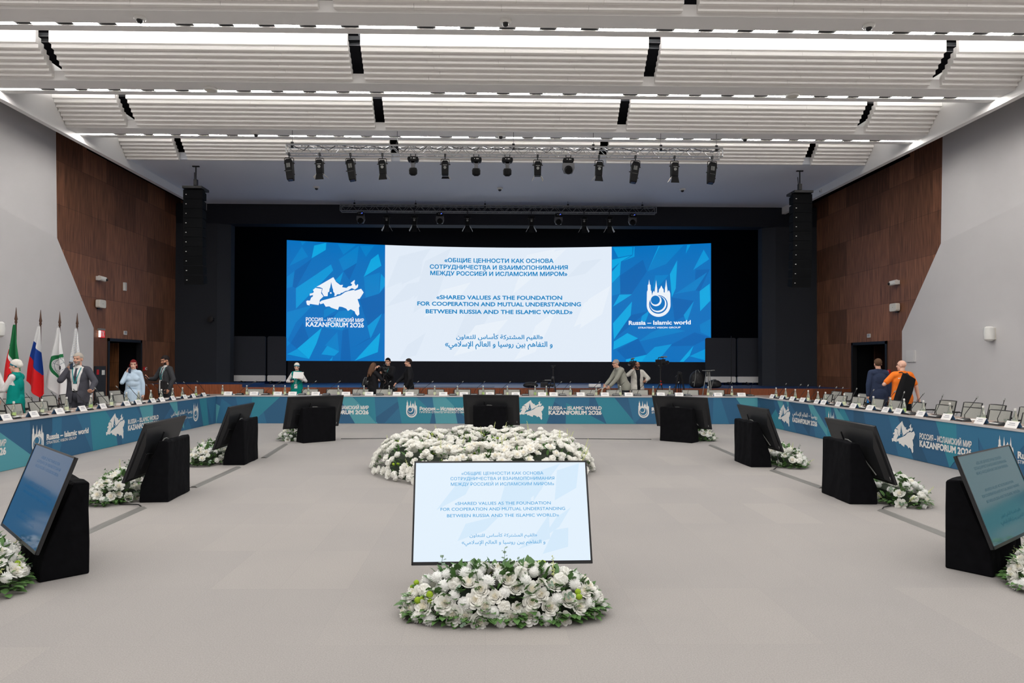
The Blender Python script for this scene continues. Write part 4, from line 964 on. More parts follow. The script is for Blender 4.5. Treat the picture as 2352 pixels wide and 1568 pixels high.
# ------------------------------------------------------------------ lighting trusses and stage lights
def truss(label, x0, x1, y, zb, w, h, seg, mt):
    t = thing('lighting_truss', label, 'truss', ((x0+x1)/2, y, zb))
    L = (x1-x0)/2
    def chords(m):
        for yy in (-w/2, w/2):
            for zz in (0, h): m.tube([(-L, yy, zz), (L, yy, zz)], .022, 6)
    part(t, 'chord', mt, chords, True)
    def lattice(m):
        n = int(2*L/seg); d = 2*L/n
        for k in range(n):
            a, b, c = -L+k*d, -L+(k+.5)*d, -L+(k+1)*d
            for yy in (-w/2, w/2): m.tube([(a, yy, h), (b, yy, 0), (c, yy, h)], .010, 5)
            m.tube([(a, -w/2, h), (b, w/2, h), (c, -w/2, h)], .008, 4); m.tube([(a, -w/2, 0), (a, w/2, 0)], .008, 4)
        for e in (-L, L):
            for yy in (-w/2, w/2): m.tube([(e, yy, 0), (e, yy, h)], .016, 5)
    part(t, 'lattice', mt, lattice, True)
    return t
M['truss'] = mat('silver_truss', (176, 177, 180), 0.35, 0.7); M['truss_dark'] = mat('dull_truss', (120, 122, 126), 0.4, 0.6)
T1Y, T1Z = 17.0, 6.80
tr1 = truss('long silver lighting truss hanging under the louvres in front of the soffit', -4.96, 5.88, T1Y, T1Z, .24, .21, .42, M['truss'])
tr2 = truss('grey lighting truss hanging over the front edge of the stage opening', -5.25, 6.12, 24.6, 7.06, .26, .22, .40, M['truss_dark'])
for tr, z0, z1, xs, lab in ((tr1, .21, 1.0, (-5.3, -2.7, 0.2, 2.2, 3.9, 5.3), 0), (tr2, .22, .42, (-5.2, -3, -.5, 2.5, 5.2), 0)):
    for k, x in enumerate(xs): part(tr, 'hanging_wire', M['blackmetal'], lambda m: (m.tube([(x, 0, z0-.02), (x, 0, z1)], .006, 5), m.box((x-.03, -.03, z0-.05), (x+.03, .03, z0+.1))))
def drape(m):
    r = random.Random(8); x = -5.3
    while x < 5.2:
        d = r.uniform(.35, .8); m.tube([(x, -.05, .235), (x+d*.3, -.07, .20-r.uniform(0, .06)), (x+d*.7, -.06, .12+r.uniform(-.05, .05)), (x+d, -.05, .235)], .009, 5); x += d
part(tr1, 'power_cable', M['cable'], drape, True)
M['lens'] = mat('lamp_lens', (60, 80, 110), 0.08, spec=0.8); M['barn_in'] = mat('white_barn_door', (206, 200, 188), 0.6); M['lamp_body'] = mat('black_lamp_housing', (10, 10, 12), 0.6, spec=0.15); M['lamp_grey'] = mat('grey_lamp_housing', (64, 64, 70), 0.4); M['ledblue'] = emis('blue_indicator', (60, 90, 255), 4.0)
def clampf(m): m.box((-.025, -.03, -.03), (.025, .03, .04)); m.tube([(0, 0, -.09), (0, 0, 0)], .015, 6)
def yokef(w, top, bot): return lambda m: m.tube([(-w, 0, bot), (-w, 0, top-.02), (-w+.02, 0, top), (w-.02, 0, top), (w, 0, top-.02), (w, 0, bot)], .009, 6)
def profile_spot(label, loc, tilt, yaw=0, grp='stage lights on the front truss'):
    t = thing('profile_spotlight', label, 'stage light', loc, yaw, grp); X = Matrix.Translation((0, 0, -.2)) @ Matrix.Rotation(tilt, 4, 'Y') @ Matrix.Rotation(-.16, 4, 'X')
    part(t, 'clamp', M['black'], clampf); part(t, 'yoke', M['lamp_body'], yokef(.115, -.09, -.24))
    def body(m):
        m.raw([X @ V(p) for p in [(-.07,-.07,.07),(.07,-.07,.07),(.07,.07,.07),(-.07,.07,.07),(-.095,-.095,0),(.095,-.095,0),(.095,.095,0),(-.095,.095,0),(-.09,-.09,-.24),(.09,-.09,-.24),(.09,.09,-.24),(-.09,.09,-.24),(-.078,-.078,-.47),(.078,-.078,-.47),(.078,.078,-.47),(-.078,.078,-.47)]], [(0,1,2,3),(15,14,13,12)]+[(a+i, a+4+i, a+4+(i+1) % 4, a+(i+1) % 4) for a in (0, 4, 8) for i in range(4)])
    bevel(part(t, 'housing', M['lamp_body'], body), .014)
    def vent(m):
        for k in range(4): m.box((-.045+.024*k, -.099, -.17), (-.033+.024*k, -.093, -.06), X)
        for k in range(4): m.ball(X @ V((-.05+.033*k, -.092, -.26)), .008, 6, 4)
    part(t, 'vent', M['greyplastic'], vent)
    part(t, 'knob', M['black'], lambda m: (m.tube([X @ V((.09, 0, -.04)), X @ V((.135, 0, -.04))], .014, 8), m.tube([X @ V((-.135, 0, -.2)), X @ V((-.09, 0, -.2))], .012, 8), m.tube([X @ V((.09, 0, -.33)), X @ V((.115, 0, -.33))], .012, 8)))
    part(t, 'lens', M['lens'], lambda m: m.lathe([(.065, -.472), (0, -.476)], 16, (0, 0, 0), X))
    return t
def barn_light(label, loc, yaw, tilt, flaps, grp='stage lights on the front truss'):
    t = thing('barn_door_spotlight', label, 'stage light', loc, yaw, grp); X = Matrix.Translation((0, 0, -.22)) @ Matrix.Rotation(tilt, 4, 'Y')
    part(t, 'clamp', M['black'], clampf); part(t, 'yoke', M['lamp_body'], yokef(.1, -.09, -.22))
    bevel(part(t, 'housing', M['lamp_body'], lambda m: m.raw([X @ V(p) for p in [(-.06,-.08,.08),(.06,-.08,.08),(.06,.08,.08),(-.06,.08,.08),(-.085,-.095,.02),(.085,-.095,.02),(.085,.095,.02),(-.085,.095,.02),(-.08,-.09,-.27),(.08,-.09,-.27),(.08,.09,-.27),(-.08,.09,-.27)]], [(0,1,2,3),(11,10,9,8)]+[(a+i, a+4+i, a+4+(i+1) % 4, a+(i+1) % 4) for a in (0, 4) for i in range(4)])), .012)
    part(t, 'rear_plate', M['greyplastic'], lambda m: (m.lathe([(.036, 0), (.036, .006), (0, .008)], 14, X @ V((0, -.094, -.1)), X.to_3x3().to_4x4() @ Matrix.Rotation(PI/2, 4, 'X')), m.box((-.05, -.098, -.045), (.05, -.094, -.03), X)))
    for (dx, dy, ang, L) in flaps:                      # flap hinged on the side (dx, dy), opened by ang
        def flap(m):
            d = V((dx, dy, 0)); s = V((-dy, dx, 0)); o = V((dx*.082, dy*.088, -.275)); e = o+(d*math.sin(ang)+V((0, 0, -math.cos(ang))))*L
            n = d*math.cos(ang)+V((0, 0, math.sin(ang)))
            a = [o-s*.075, o+s*.075, e+s*.105, e-s*.105]; m.raw([X @ p for p in a]+[X @ (p-n*.004) for p in a], [(0,1,2,3),(7,6,5,4),(0,4,5,1),(1,5,6,2),(2,6,7,3),(3,7,4,0)])
        part(t, 'barn_door', M['barn_in'] if dx else M['lamp_body'], flap)
    part(t, 'knob', M['black'], lambda m: (m.tube([X @ V((.085, 0, 0)), X @ V((.13, 0, 0))], .014, 8), m.tube([X @ V((-.13, 0, 0)), X @ V((-.085, 0, 0))], .014, 8)))
    return t
def moving_head(label, loc, yaw, front, grp='stage lights on the front truss'):
    t = thing('moving_head_light', label, 'stage light', loc, yaw, grp)
    bevel(part(t, 'base', M['lamp_body'], lambda m: m.raw([(x, y, z) for z, a in ((-.05, .125), (-.11, .14), (-.165, .11)) for x, y in ((-a, -.09), (a, -.09), (a, .09), (-a, .09))], [(0,1,2,3),(11,10,9,8)]+[(a+i, a+4+i, a+4+(i+1) % 4, a+(i+1) % 4) for a in (0, 4) for i in range(4)])), .02)
    part(t, 'clamp', M['black'], lambda m: m.prism([(-.07, -.05), (-.07, .04), (-.05, .04), (-.05, -.02), (.05, -.02), (.05, .04), (.07, .04), (.07, -.05)], -.02, .02))
    part(t, 'display', M['whiteplastic'], lambda m: (m.box((-.05, -.093, -.1), (-.03, -.089, -.085)), m.ball((.02, -.092, -.095), .016, 8, 5), m.box((.045, -.093, -.105), (.06, -.089, -.085))))
    if front:
        part(t, 'yoke', M['lamp_grey'], lambda m: m.raw([(x, y, z) for x, z in ((-.14, -.17), (.14, -.17), (.15, -.3), (.1, -.42), (-.1, -.42), (-.15, -.3)) for y in (-.05, .05)], [(0,2,4,6,8,10), (11,9,7,5,3,1)]+[(2*i, 2*((i+1) % 6), 2*((i+1) % 6)+1, 2*i+1) for i in range(6)]))
        part(t, 'head', M['lamp_body'], lambda m: m.lathe([(.05, -.1), (.1, -.06), (.105, .04), (.085, .09), (0, .09)], 16, (0, -.03, -.34), Matrix.Rotation(PI/2+.5, 4, 'X')), True)
    else:
        part(t, 'yoke', M['lamp_grey'], lambda m: (m.box((-.045, -.06, -.34), (.045, .06, -.16)), m.box((-.06, -.06, -.2), (.06, .06, -.165))))
        part(t, 'head', M['lamp_body'], lambda m: m.lathe([(.05, -.14), (.1, -.1), (.105, 0), (.085, .05), (0, .06)], 16, (0, 0, -.36), Matrix.Rotation(.25, 4, 'X')), True)
    return t
k17 = 17.0/18.5; XS = [v*k17 for v in (-5.314, -4.494, -3.672, -2.813, -1.989, -1.127, -0.289, 0.551, 1.369, 2.2, 3.032, 4.02, 5.081, 6.109)]
BF = [[(0, -1, .15, .15), (1, 0, .9, .13), (-1, 0, .7, .11)], [(0, -1, .1, .14), (1, 0, .6, .16), (-1, 0, .2, .1)], [(0, -1, 1.3, .06), (1, 0, .5, .12), (0, 1, 1.3, .1)], [(0, -1, 1.35, .05), (1, 0, .5, .12), (-1, 0, .5, .12)], [(0, -1, .15, .14), (-1, 0, .7, .12)], [(0, -1, .05, .16), (-1, 0, .5, .13)]]
kinds = 'PBPBMBMMBFBPBP'; b = 0
for i, (x, kd) in enumerate(zip(XS, kinds)):
    lab = f'{ORD[i]} from left on the front truss'; loc = (x, T1Y-.12, T1Z-.035)
    if kd == 'P': profile_spot('long black profile spotlight, '+lab, loc, (-.14, 0, -.16, 0, 0, 0, 0, 0, 0, 0, 0, .16, 0, .14)[i])
    elif kd == 'B': barn_light('black spotlight with barn doors, '+lab, loc, 0, (0, -.05, 0, -.07, 0, 0, 0, 0, 0, 0, .05, 0, .02, 0)[i], BF[b]); b += 1
    else: moving_head('black moving head light, '+lab, loc, 0, kd == 'F')
for i, (x, kd) in enumerate(zip([-4.514, -3.576, -2.59, -1.681, -0.692, 1.604, 2.581, 3.497, 4.413, 5.252], 'MBBMBBMBBM')):
    lab = f'{ORD[i]} from left on the truss over the stage'; loc = (x, 24.48, 7.04); g = 'stage lights on the rear truss'
    if kd == 'B': barn_light('dark barn door spotlight, '+lab, loc, 0, 0, [(0, -1, .25, .26), (1, 0, .5, .22), (-1, 0, .5, .22)], g)
    else:
        t = moving_head('dark moving head light with blue indicator, '+lab, loc, 0, True, g); part(t, 'indicator', M['ledblue'], lambda m: m.box((.05, -.1, -.09), (.075, -.088, -.07)))

# hanging line array loudspeakers
def line_array(label, x, y, sgn):
    t = thing('line_array', label, 'loudspeaker', (x, y, 0), 0, 'hanging line arrays')
    ztop = 6.78; hw = .285; mt = mat('charcoal_speaker_cloth', (15, 16, 18), 0.9, spec=.1, var=(60, 0.2))
    part(t, 'rigging_frame', M['black'], lambda m: (m.box((-hw, -.28, ztop-.02), (hw, .28, ztop+.05)), m.box((-hw-.02, -.1, ztop-.06), (-hw, .1, ztop+.03)), m.box((hw, -.1, ztop-.06), (hw+.02, .1, ztop+.03))))
    part(t, 'chain_hoist', M['black'], lambda m: (m.box((-.05, -.05, ztop+.12), (.05, .05, ztop+.30)), m.tube([(0, 0, ztop+.05), (0, 0, 7.49)], .018, 6), m.tube([(-.04, 0, ztop+.2), (-.05, .02, 7.3)], .012, 5), m.box((-.1, -.03, 7.46), (.1, .03, 7.49))))
    ang = 0.0; y0, z0 = -.2, ztop-.05
    for k in range(10):
        ang = .004*k*k*.35; h = .281; X = Matrix.Translation((0, y0, z0)) @ Matrix.Rotation(ang, 4, 'X')
        o = part(t, 'speaker_cabinet', mt, lambda m: m.raw([X @ V(p) for p in [(-hw,0,0),(hw,0,0),(hw*.8,.42,-.03),(-hw*.8,.42,-.03),(-hw,0,-h+.008),(hw,0,-h+.008),(hw*.8,.42,-h+.04),(-hw*.8,.42,-h+.04)]], [(0,3,2,1),(4,5,6,7),(0,1,5,4),(1,2,6,5),(2,3,7,6),(3,0,4,7)]))
        part(o, 'badge', M['whiteplastic'], lambda m: m.box((-hw+.07, -.004, -.15), (-hw+.105, .002, -.13), X))
        q = X @ V((0, 0, -h)); y0, z0 = q.y, q.z
line_array('tall charcoal line array hanging before the left dark wall', -8.70, 20.5, 1); line_array('tall charcoal line array hanging before the right dark wall', 9.49, 20.5, -1)

# domes and detectors under the ceiling
def dome_cam(label, loc, grp):
    t = thing('dome_camera', label, 'security camera', loc, 0, grp)
    part(t, 'housing', M['whiteplastic'], lambda m: m.lathe([(.10, 0), (.10, -.03), (.075, -.05), (.0, -.05)], 18), True); part(t, 'dome', M['black'], lambda m: m.lathe([(.055, -.05), (.05, -.08), (.03, -.10), (0, -.107)], 14), True)
for i, (x, y) in enumerate(((-5.81, 11.45), (.306, 11.42), (6.48, 11.44))): dome_cam(f'white ceiling dome camera, {ORD[i]} from left before the nearest light strip', (x, y, 7.40), 'dome cameras in the ceiling')
for i, (x, y) in enumerate(((-5.81, 17.2), (.347, 17.2), (6.58, 17.25))): dome_cam(f'white ceiling dome camera, {ORD[i]} from left before the farthest light strip', (x, y, 7.40), 'dome cameras in the ceiling')
for i, (x, y) in enumerate(((-5.69, 22.85), (.434, 22.84), (6.57, 22.78))): dome_cam(f'small dome camera, {ORD[i]} from left on the soffit before the stage', (x, y, 7.49), 'dome cameras in the ceiling')
for i, (x, y) in enumerate(((-5.82, 14.42), (6.53, 14.45))):
    t = thing('ceiling_speaker', f'flat round white ceiling disc at the {("left", "right")[i]} of the middle light strip', 'ceiling speaker', (x, y, 7.40), 0, 'round discs in the ceiling')
    part(t, 'disc', M['greyplastic'] if False else M['whiteplastic'], lambda m: m.lathe([(.13, 0), (.145, -.03), (.13, -.05), (0, -.055)], 22), True); part(t, 'grille', M['creamplastic'], lambda m: m.lathe([(.1, -.056), (.09, -.062), (0, -.063)], 18), True)

# ------------------------------------------------------------------ fittings on the side walls
def on_wall(X, sgn, y, z, d=0.0): return (X+sgn*d, y, z), (PI/2 if sgn > 0 else -PI/2)
# wall frame: local -y looks into the hall
for X, sgn, sd in ((WL, 1, 'left'), (WR, -1, 'right')):
    def W(y, z): return (X+sgn*.005, y, z)
    rz = PI/2 if sgn > 0 else -PI/2
    t = thing('security_camera', f'white bullet camera on the {sd} wood wall', 'security camera', W(20.31, 4.09), rz)
    part(t, 'bracket', M['whiteplastic'], lambda m: m.box((-.06, -.12, -.06), (.06, 0, .06))); part(t, 'barrel', M['whiteplastic'], lambda m: m.tube([(-.12*sgn, -.13, .0), (.12*sgn, -.17, -.02)], .075, 12), True); part(t, 'camera_lens', M['black'], lambda m: (m.tube([(.12*sgn, -.17, -.02), (.19*sgn, -.182, -.026)], .045, 10), m.ball((.1*sgn, -.235, -.03), .04, 10, 6)), True)
    t = thing('wall_speaker', f'pale box loudspeaker on the {sd} wood wall below the camera', 'loudspeaker', W(20.36, 3.34), rz)
    bevel(part(t, 'cabinet', M['creamplastic'], lambda m: m.rbox((-.17, -.16, -.12), (.17, -.03, .12), .05, seg=3)), .012); part(t, 'badge', M['greyplastic'], lambda m: m.box((-.01, -.163, -.008), (.01, -.16, .008))); part(t, 'bracket', M['blackmetal'], lambda m: m.box((-.05, -.04, -.15), (.05, 0, -.05)))
    t = thing('door_number_plate', f'small white plate above the {sd} doorway', 'sign', W(21.9, 2.55), rz)
    part(t, 'plate', M['whiteplastic'], lambda m: m.box((-.09, -.02, -.06), (.09, 0, .06))); part(t, 'printed_panel', M['ink'], lambda m: (m.box((-.065, -.022, .005), (.065, -.019, .04)), m.box((-.065, -.022, -.03), (.065, -.019, -.005))))
    yy = 16.0 if sgn > 0 else 16.35
    t = thing('wall_lamp', f'white half-round wall lamp on the {sd} plaster wall', 'wall lamp', (X+sgn*.21, yy, 2.38), rz)
    part(t, 'shade', M['whiteplastic'], lambda m: m.lathe([(.06, -.18), (.11, -.14), (.125, 0), (.11, .14), (.06, .18)], 20), True); part(t, 'back_plate', M['creamplastic'], lambda m: m.box((-.09, 0.05, -.14), (.09, .13, .14)))
t = thing('sensor_box', 'narrow white sensor box on the left wood wall', 'sensor', (WL+.005, 21.8, 4.01), PI/2); bevel(part(t, 'case', M['whiteplastic'], lambda m: m.box((-.06, -.07, -.13), (.06, 0, .13))), .01); part(t, 'sensor_face', M['creamplastic'], lambda m: m.box((-.045, -.075, -.11), (.045, -.069, .11)))
t = thing('hydrant_sign', 'lit red and white sign with white letters on the left wood wall', 'sign', (WL+.005, 20.5, 2.46), PI/2)
part(t, 'sign_mount', M['greyplastic'], lambda m: m.box((-.14, -.08, .10), (.14, 0, .16)))
part(t, 'sign_panel', emis('lit_red_sign', (222, 40, 44), 1.0), lambda m: m.box((-.07, -.06, -.11), (.15, -.04, .10))); part(t, 'lit_edge', emis('lit_white_sign', (255, 245, 240), 2.0), lambda m: m.box((-.15, -.06, -.10), (-.07, -.04, .09)))
m = MB(); text_on(m, 'ПК', lambda u, v, o: (u, -.06-o, v), -.05, .12, -.075, .14, .002, .05); m.build('sign_letters', M['banner_white'], t)
t = thing('cable_tray_cabinet', 'dark grey wall cabinet with small red sign by the left door', 'cabinet', (WL+.005, 20.47, 0), PI/2)
part(t, 'cabinet_body', M['darkwall'], lambda m: m.box((-.27, -.05, .35), (.27, 0, 1.5))); part(t, 'small_sign', M['red'], lambda m: (m.box((-.22, -.056, 1.25), (-.1, -.05, 1.4)), m.box((-.2, -.056, .5), (-.08, -.05, .66)))); part(t, 'white_sign', M['whiteplastic'], lambda m: m.box((.05, -.056, 1.24), (.2, -.05, 1.38)))
for X, sgn, y, sd in ((WL, 1, 23.12, 'left'), (WR, -1, 20.78, 'right')):
    t = thing('fire_alarm_box', f'small red alarm button beside the {sd} doorway', 'alarm', (X+sgn*.005, y, 1.4), PI/2 if sgn > 0 else -PI/2)
    part(t, 'alarm_case', M['red'], lambda m: m.box((-.05, -.05, -.06), (.05, 0, .06))); part(t, 'alarm_button', M['whiteplastic'], lambda m: m.box((-.025, -.055, -.03), (.025, -.049, .03)))
    t = thing('wall_switch', f'small pale switch beside the red alarm at the {sd} doorway', 'switch', (X+sgn*.005, y-sgn*.18 if sgn < 0 else y+.14, 1.4), PI/2 if sgn > 0 else -PI/2)
    part(t, 'switch_plate', M['creamplastic'], lambda m: m.box((-.04, -.02, -.05), (.04, 0, .05))); part(t, 'rocker', M['greyplastic'], lambda m: m.box((-.02, -.026, -.025), (.02, -.019, .025)))
M['hatch'] = mat('plaster_coloured_hatch', (210, 208, 207), .7)
t = thing('access_hatch', 'flat white square hatch on the right plaster wall near the wood edge', 'hatch', (WR-.115, 19.55, 1.87), -PI/2); part(t, 'hatch_frame', M['hatch'], lambda m: m.box((-.2, -.02, -.17), (.2, .02, .17))); part(t, 'hatch_door', M['hatch'], lambda m: m.box((-.17, -.026, -.14), (.17, -.019, .14)))
t = thing('wall_spotlight', 'small black spotlight on the left dark wall beside the stage', 'spotlight', (-10.11, 25.39, 3.2), 0); part(t, 'bracket', M['black'], lambda m: m.box((-.05, -.1, -.06), (.05, 0, .06))); part(t, 'lamp_head', M['black'], lambda m: m.lathe([(.06, 0), (.09, .06), (.11, .16), (0, .17)], 12, (0, -.1, 0), Matrix.Rotation(PI/2, 4, 'X')), True)
t = thing('soffit_socket', 'small white socket box on the right ceiling edge', 'socket', (XR-.004, 22.4, 7.36), -PI/2); part(t, 'socket_case', M['whiteplastic'], lambda m: m.box((-.06, -.03, -.05), (.06, 0, .05))); part(t, 'socket_hole', M['black'], lambda m: m.box((-.03, -.034, -.03), (.0, -.029, .02)))

# ------------------------------------------------------------------ flags on poles by the left wall
M['pole'] = mat('dark_wood_pole', (72, 46, 38), 0.4); M['finial'] = mat('bronze_finial', (88, 62, 48), 0.35, 0.5)
FC = dict(g=mat('flag_green', (8, 112, 62), 0.75), w=mat('flag_white', (232, 232, 232), 0.75), r=mat('flag_red', (232, 20, 30), 0.75), b=mat('flag_blue', (10, 66, 158), 0.75), k=mat('flag_black', (20, 24, 30), 0.75), s=mat('flag_thin_line', (150, 158, 162), 0.75), p=mat('flag_pale_print', (206, 212, 220), 0.75))
def flag(label, x, y, col, z1=2.47, z0=.75, lw=.2, rw=.2, drop=.35, seed=0):
    """hanging flag: narrow at the finial, widening downwards in soft folds; col(u, w) gives the colour key"""
    t = thing('flag_on_pole', label, 'flag', (x, y, 0), 0, 'flags by the left wall')
    part(t, 'pole', M['pole'], lambda m: m.tube([(0, 0, .02), (0, 0, 2.56)], .017, 8), True); part(t, 'base', M['pole'], lambda m: m.lathe([(.2, 0), (.2, .02), (.06, .05), (.025, .1), (0, .1)], 18), True)
    part(t, 'finial', M['finial'], lambda m: m.lathe([(.02, 2.5), (.03, 2.53), (.022, 2.56), (.034, 2.60), (.026, 2.64), (.020, 2.68), (.004, 2.86), (0, 2.87)], 10), True)
    keys = list(FC); m = MB(); nu, nw = 84, 190; r = random.Random(seed); ph = r.uniform(0, 6); vs = []
    for j in range(nw+1):
        w = j/nw
        for i in range(nu+1):
            u = i/nu; wd = w**.8; xx = -(.03+lw*wd)+(.06+(lw+rw)*wd)*u
            bottom = z0+drop*abs(u-.72)**1.3*1.2
            yy = (.04+.03*w)*math.sin(u*11+ph+w*.9)*min(1, w*3+.1)-.055-.06*w+.02*math.sin(w*7+u*3)
            vs.append((xx, yy, z1+(bottom-z1)*w))
    m.v = vs
    for j in range(nw):
        for i in range(nu): m.f.append((j*(nu+1)+i, (j+1)*(nu+1)+i, (j+1)*(nu+1)+i+1, j*(nu+1)+i+1)); m.m.append(keys.index(col((i+.5)/nu, (j+.5)/nw)))
    m.build('flag_cloth', [FC[k] for k in keys], t, True)
def tat(u, w):
    b = .36+.30*u**1.2
    return 'g' if w < b else 'w' if w < b+.055+.02*u else ('r' if u > .0 and not (w > .80 and u > .82) else 'g')
def rus(u, w): return 'w' if w < .27+.12*u else 'b' if w < .55+.17*u else 'r'
def oic(u, w):
    d = math.hypot((u-.78)*.42/.19*.5, (w-.585)/.205*.5*1.0)*2
    dx, dz = (u-.80)*.44, (w-.585)*1.65; q = math.hypot(dx/.30, dz/.315)
    if .74 < q < 1.0 and not (dx > .1 and abs(dz) < .2): return 'g'
    if math.hypot((dx-.005)/.022, dz/.055) < 1: return 'k'
    if q < .70:
        if abs(q-.68) < .014: return 's'
        for a in (.25, .5): 
            if abs(math.hypot(dx/(.30*a*1.2), dz/.22)-1) < .035 or abs(dz-(a-.37)*.6+dx*.2) < .007: return 's'
    return 'w'
def pale(u, w): return 'p' if (math.sin(u*37+w*60)*math.sin(w*90) > .55) or (math.hypot((u-.7)*.4, (w-.6)*1.6) < .3 and abs(math.sin(w*40)) > .7) else 'w'
flag('flag in green, white and red stripes on a dark pole', -10.70, 15.7, tat, lw=.22, rw=.20, drop=.5, seed=1)
flag('flag in white, blue and red stripes on a dark pole', -10.60, 16.4, rus, lw=.24, rw=.19, drop=.55, seed=2)
flag('white flag with a green ring and globe on a dark pole', -10.52, 17.0, oic, lw=.26, rw=.22, drop=.5, seed=3)
flag('white flag with pale grey print on a dark pole, nearest the wood wall', -10.36, 17.45, pale, lw=.22, rw=.20, drop=.3, seed=4)
# ------------------------------------------------------------------ people
from mathutils.bvhtree import BVHTree
def blob(name, prims, voxel, mats, parent, smooth=3, cuts=(), drop=None, paint=None, snap=None):
    """one continuous skin around capsules ('c', p0, p1, r0, r1) and ellipsoids ('e', centre, radii, rotation)"""
    m = MB()
    for p in prims:
        if p[0] == 'c':
            a, b, r0, r1 = V(p[1]), V(p[2]), p[3], p[4]
            if (b-a).length < 1e-4: continue
            d = (b-a).normalized(); n = 5; pts = []; rs = []
            for k in range(n): t = PI/2*k/n; pts.append(a-d*r0*math.cos(t)); rs.append(max(.0015, r0*math.sin(t)))
            pts += [a, b]; rs += [r0, r1]
            for k in range(1, n+1): t = PI/2*k/n; pts.append(b+d*r1*math.sin(t)); rs.append(max(.0015, r1*math.cos(t)))
            m.tube(pts, rs, 14)
        else: m.ball(p[1], p[2], 18, 12, p[3].to_4x4() if len(p) > 3 and p[3] is not None else None)
    me = bpy.data.meshes.new('tmp'); me.from_pydata(m.v, [], m.f); o = bpy.data.objects.new('tmp', me); C.objects.link(o)
    bm = bmesh.new(); bm.from_mesh(me); bmesh.ops.recalc_face_normals(bm, faces=bm.faces[:]); bm.to_mesh(me); bm.free()
    md = o.modifiers.new('r', 'REMESH'); md.mode = 'VOXEL'; md.voxel_size = voxel
    if smooth: s = o.modifiers.new('s', 'SMOOTH'); s.factor = .5; s.iterations = smooth
    dg = bpy.context.evaluated_depsgraph_get(); out = bpy.data.meshes.new_from_object(o.evaluated_get(dg))
    bpy.data.objects.remove(o); bpy.data.meshes.remove(me)
    bm = bmesh.new(); bm.from_mesh(out)
    for co, no in cuts:
        g = bm.verts[:]+bm.edges[:]+bm.faces[:]; bmesh.ops.bisect_plane(bm, geom=g, plane_co=V(co), plane_no=V(no), clear_outer=True)
    if drop:
        bmesh.ops.delete(bm, geom=[f for f in bm.faces if drop(f.calc_center_median())], context='FACES')
        bmesh.ops.delete(bm, geom=[v for v in bm.verts if not v.link_faces], context='VERTS')
    if snap:                                            # clean edge along an opening
        for v in bm.verts:
            if any(len(e.link_faces) == 1 for e in v.link_edges): snap(v)
    for f in bm.faces: f.smooth = True
    if paint:
        for f in bm.faces: f.material_index = paint(f.calc_center_median())
    out.materials.clear()
    for x in (mats if isinstance(mats, (list, tuple)) else [mats]): out.materials.append(x)
    bm.to_mesh(out); bm.free(); out.name = name
    return link(name, out, parent)
def cloth(name, rgb, rough=.85, var=(30, .12)): return mat(name, rgb, rough, spec=.15, var=var, bump=(14, .25))
M['eye'] = mat('dark_eye', (64, 48, 42), .3); M['lip'] = mat('lip', (170, 96, 90), .5)
def skin(rgb): return mat('skin', rgb, .5, spec=.3, var=(8, .06))
SK1, SK2, SK3 = skin((214, 164, 140)), skin((226, 180, 158)), skin((190, 138, 112))
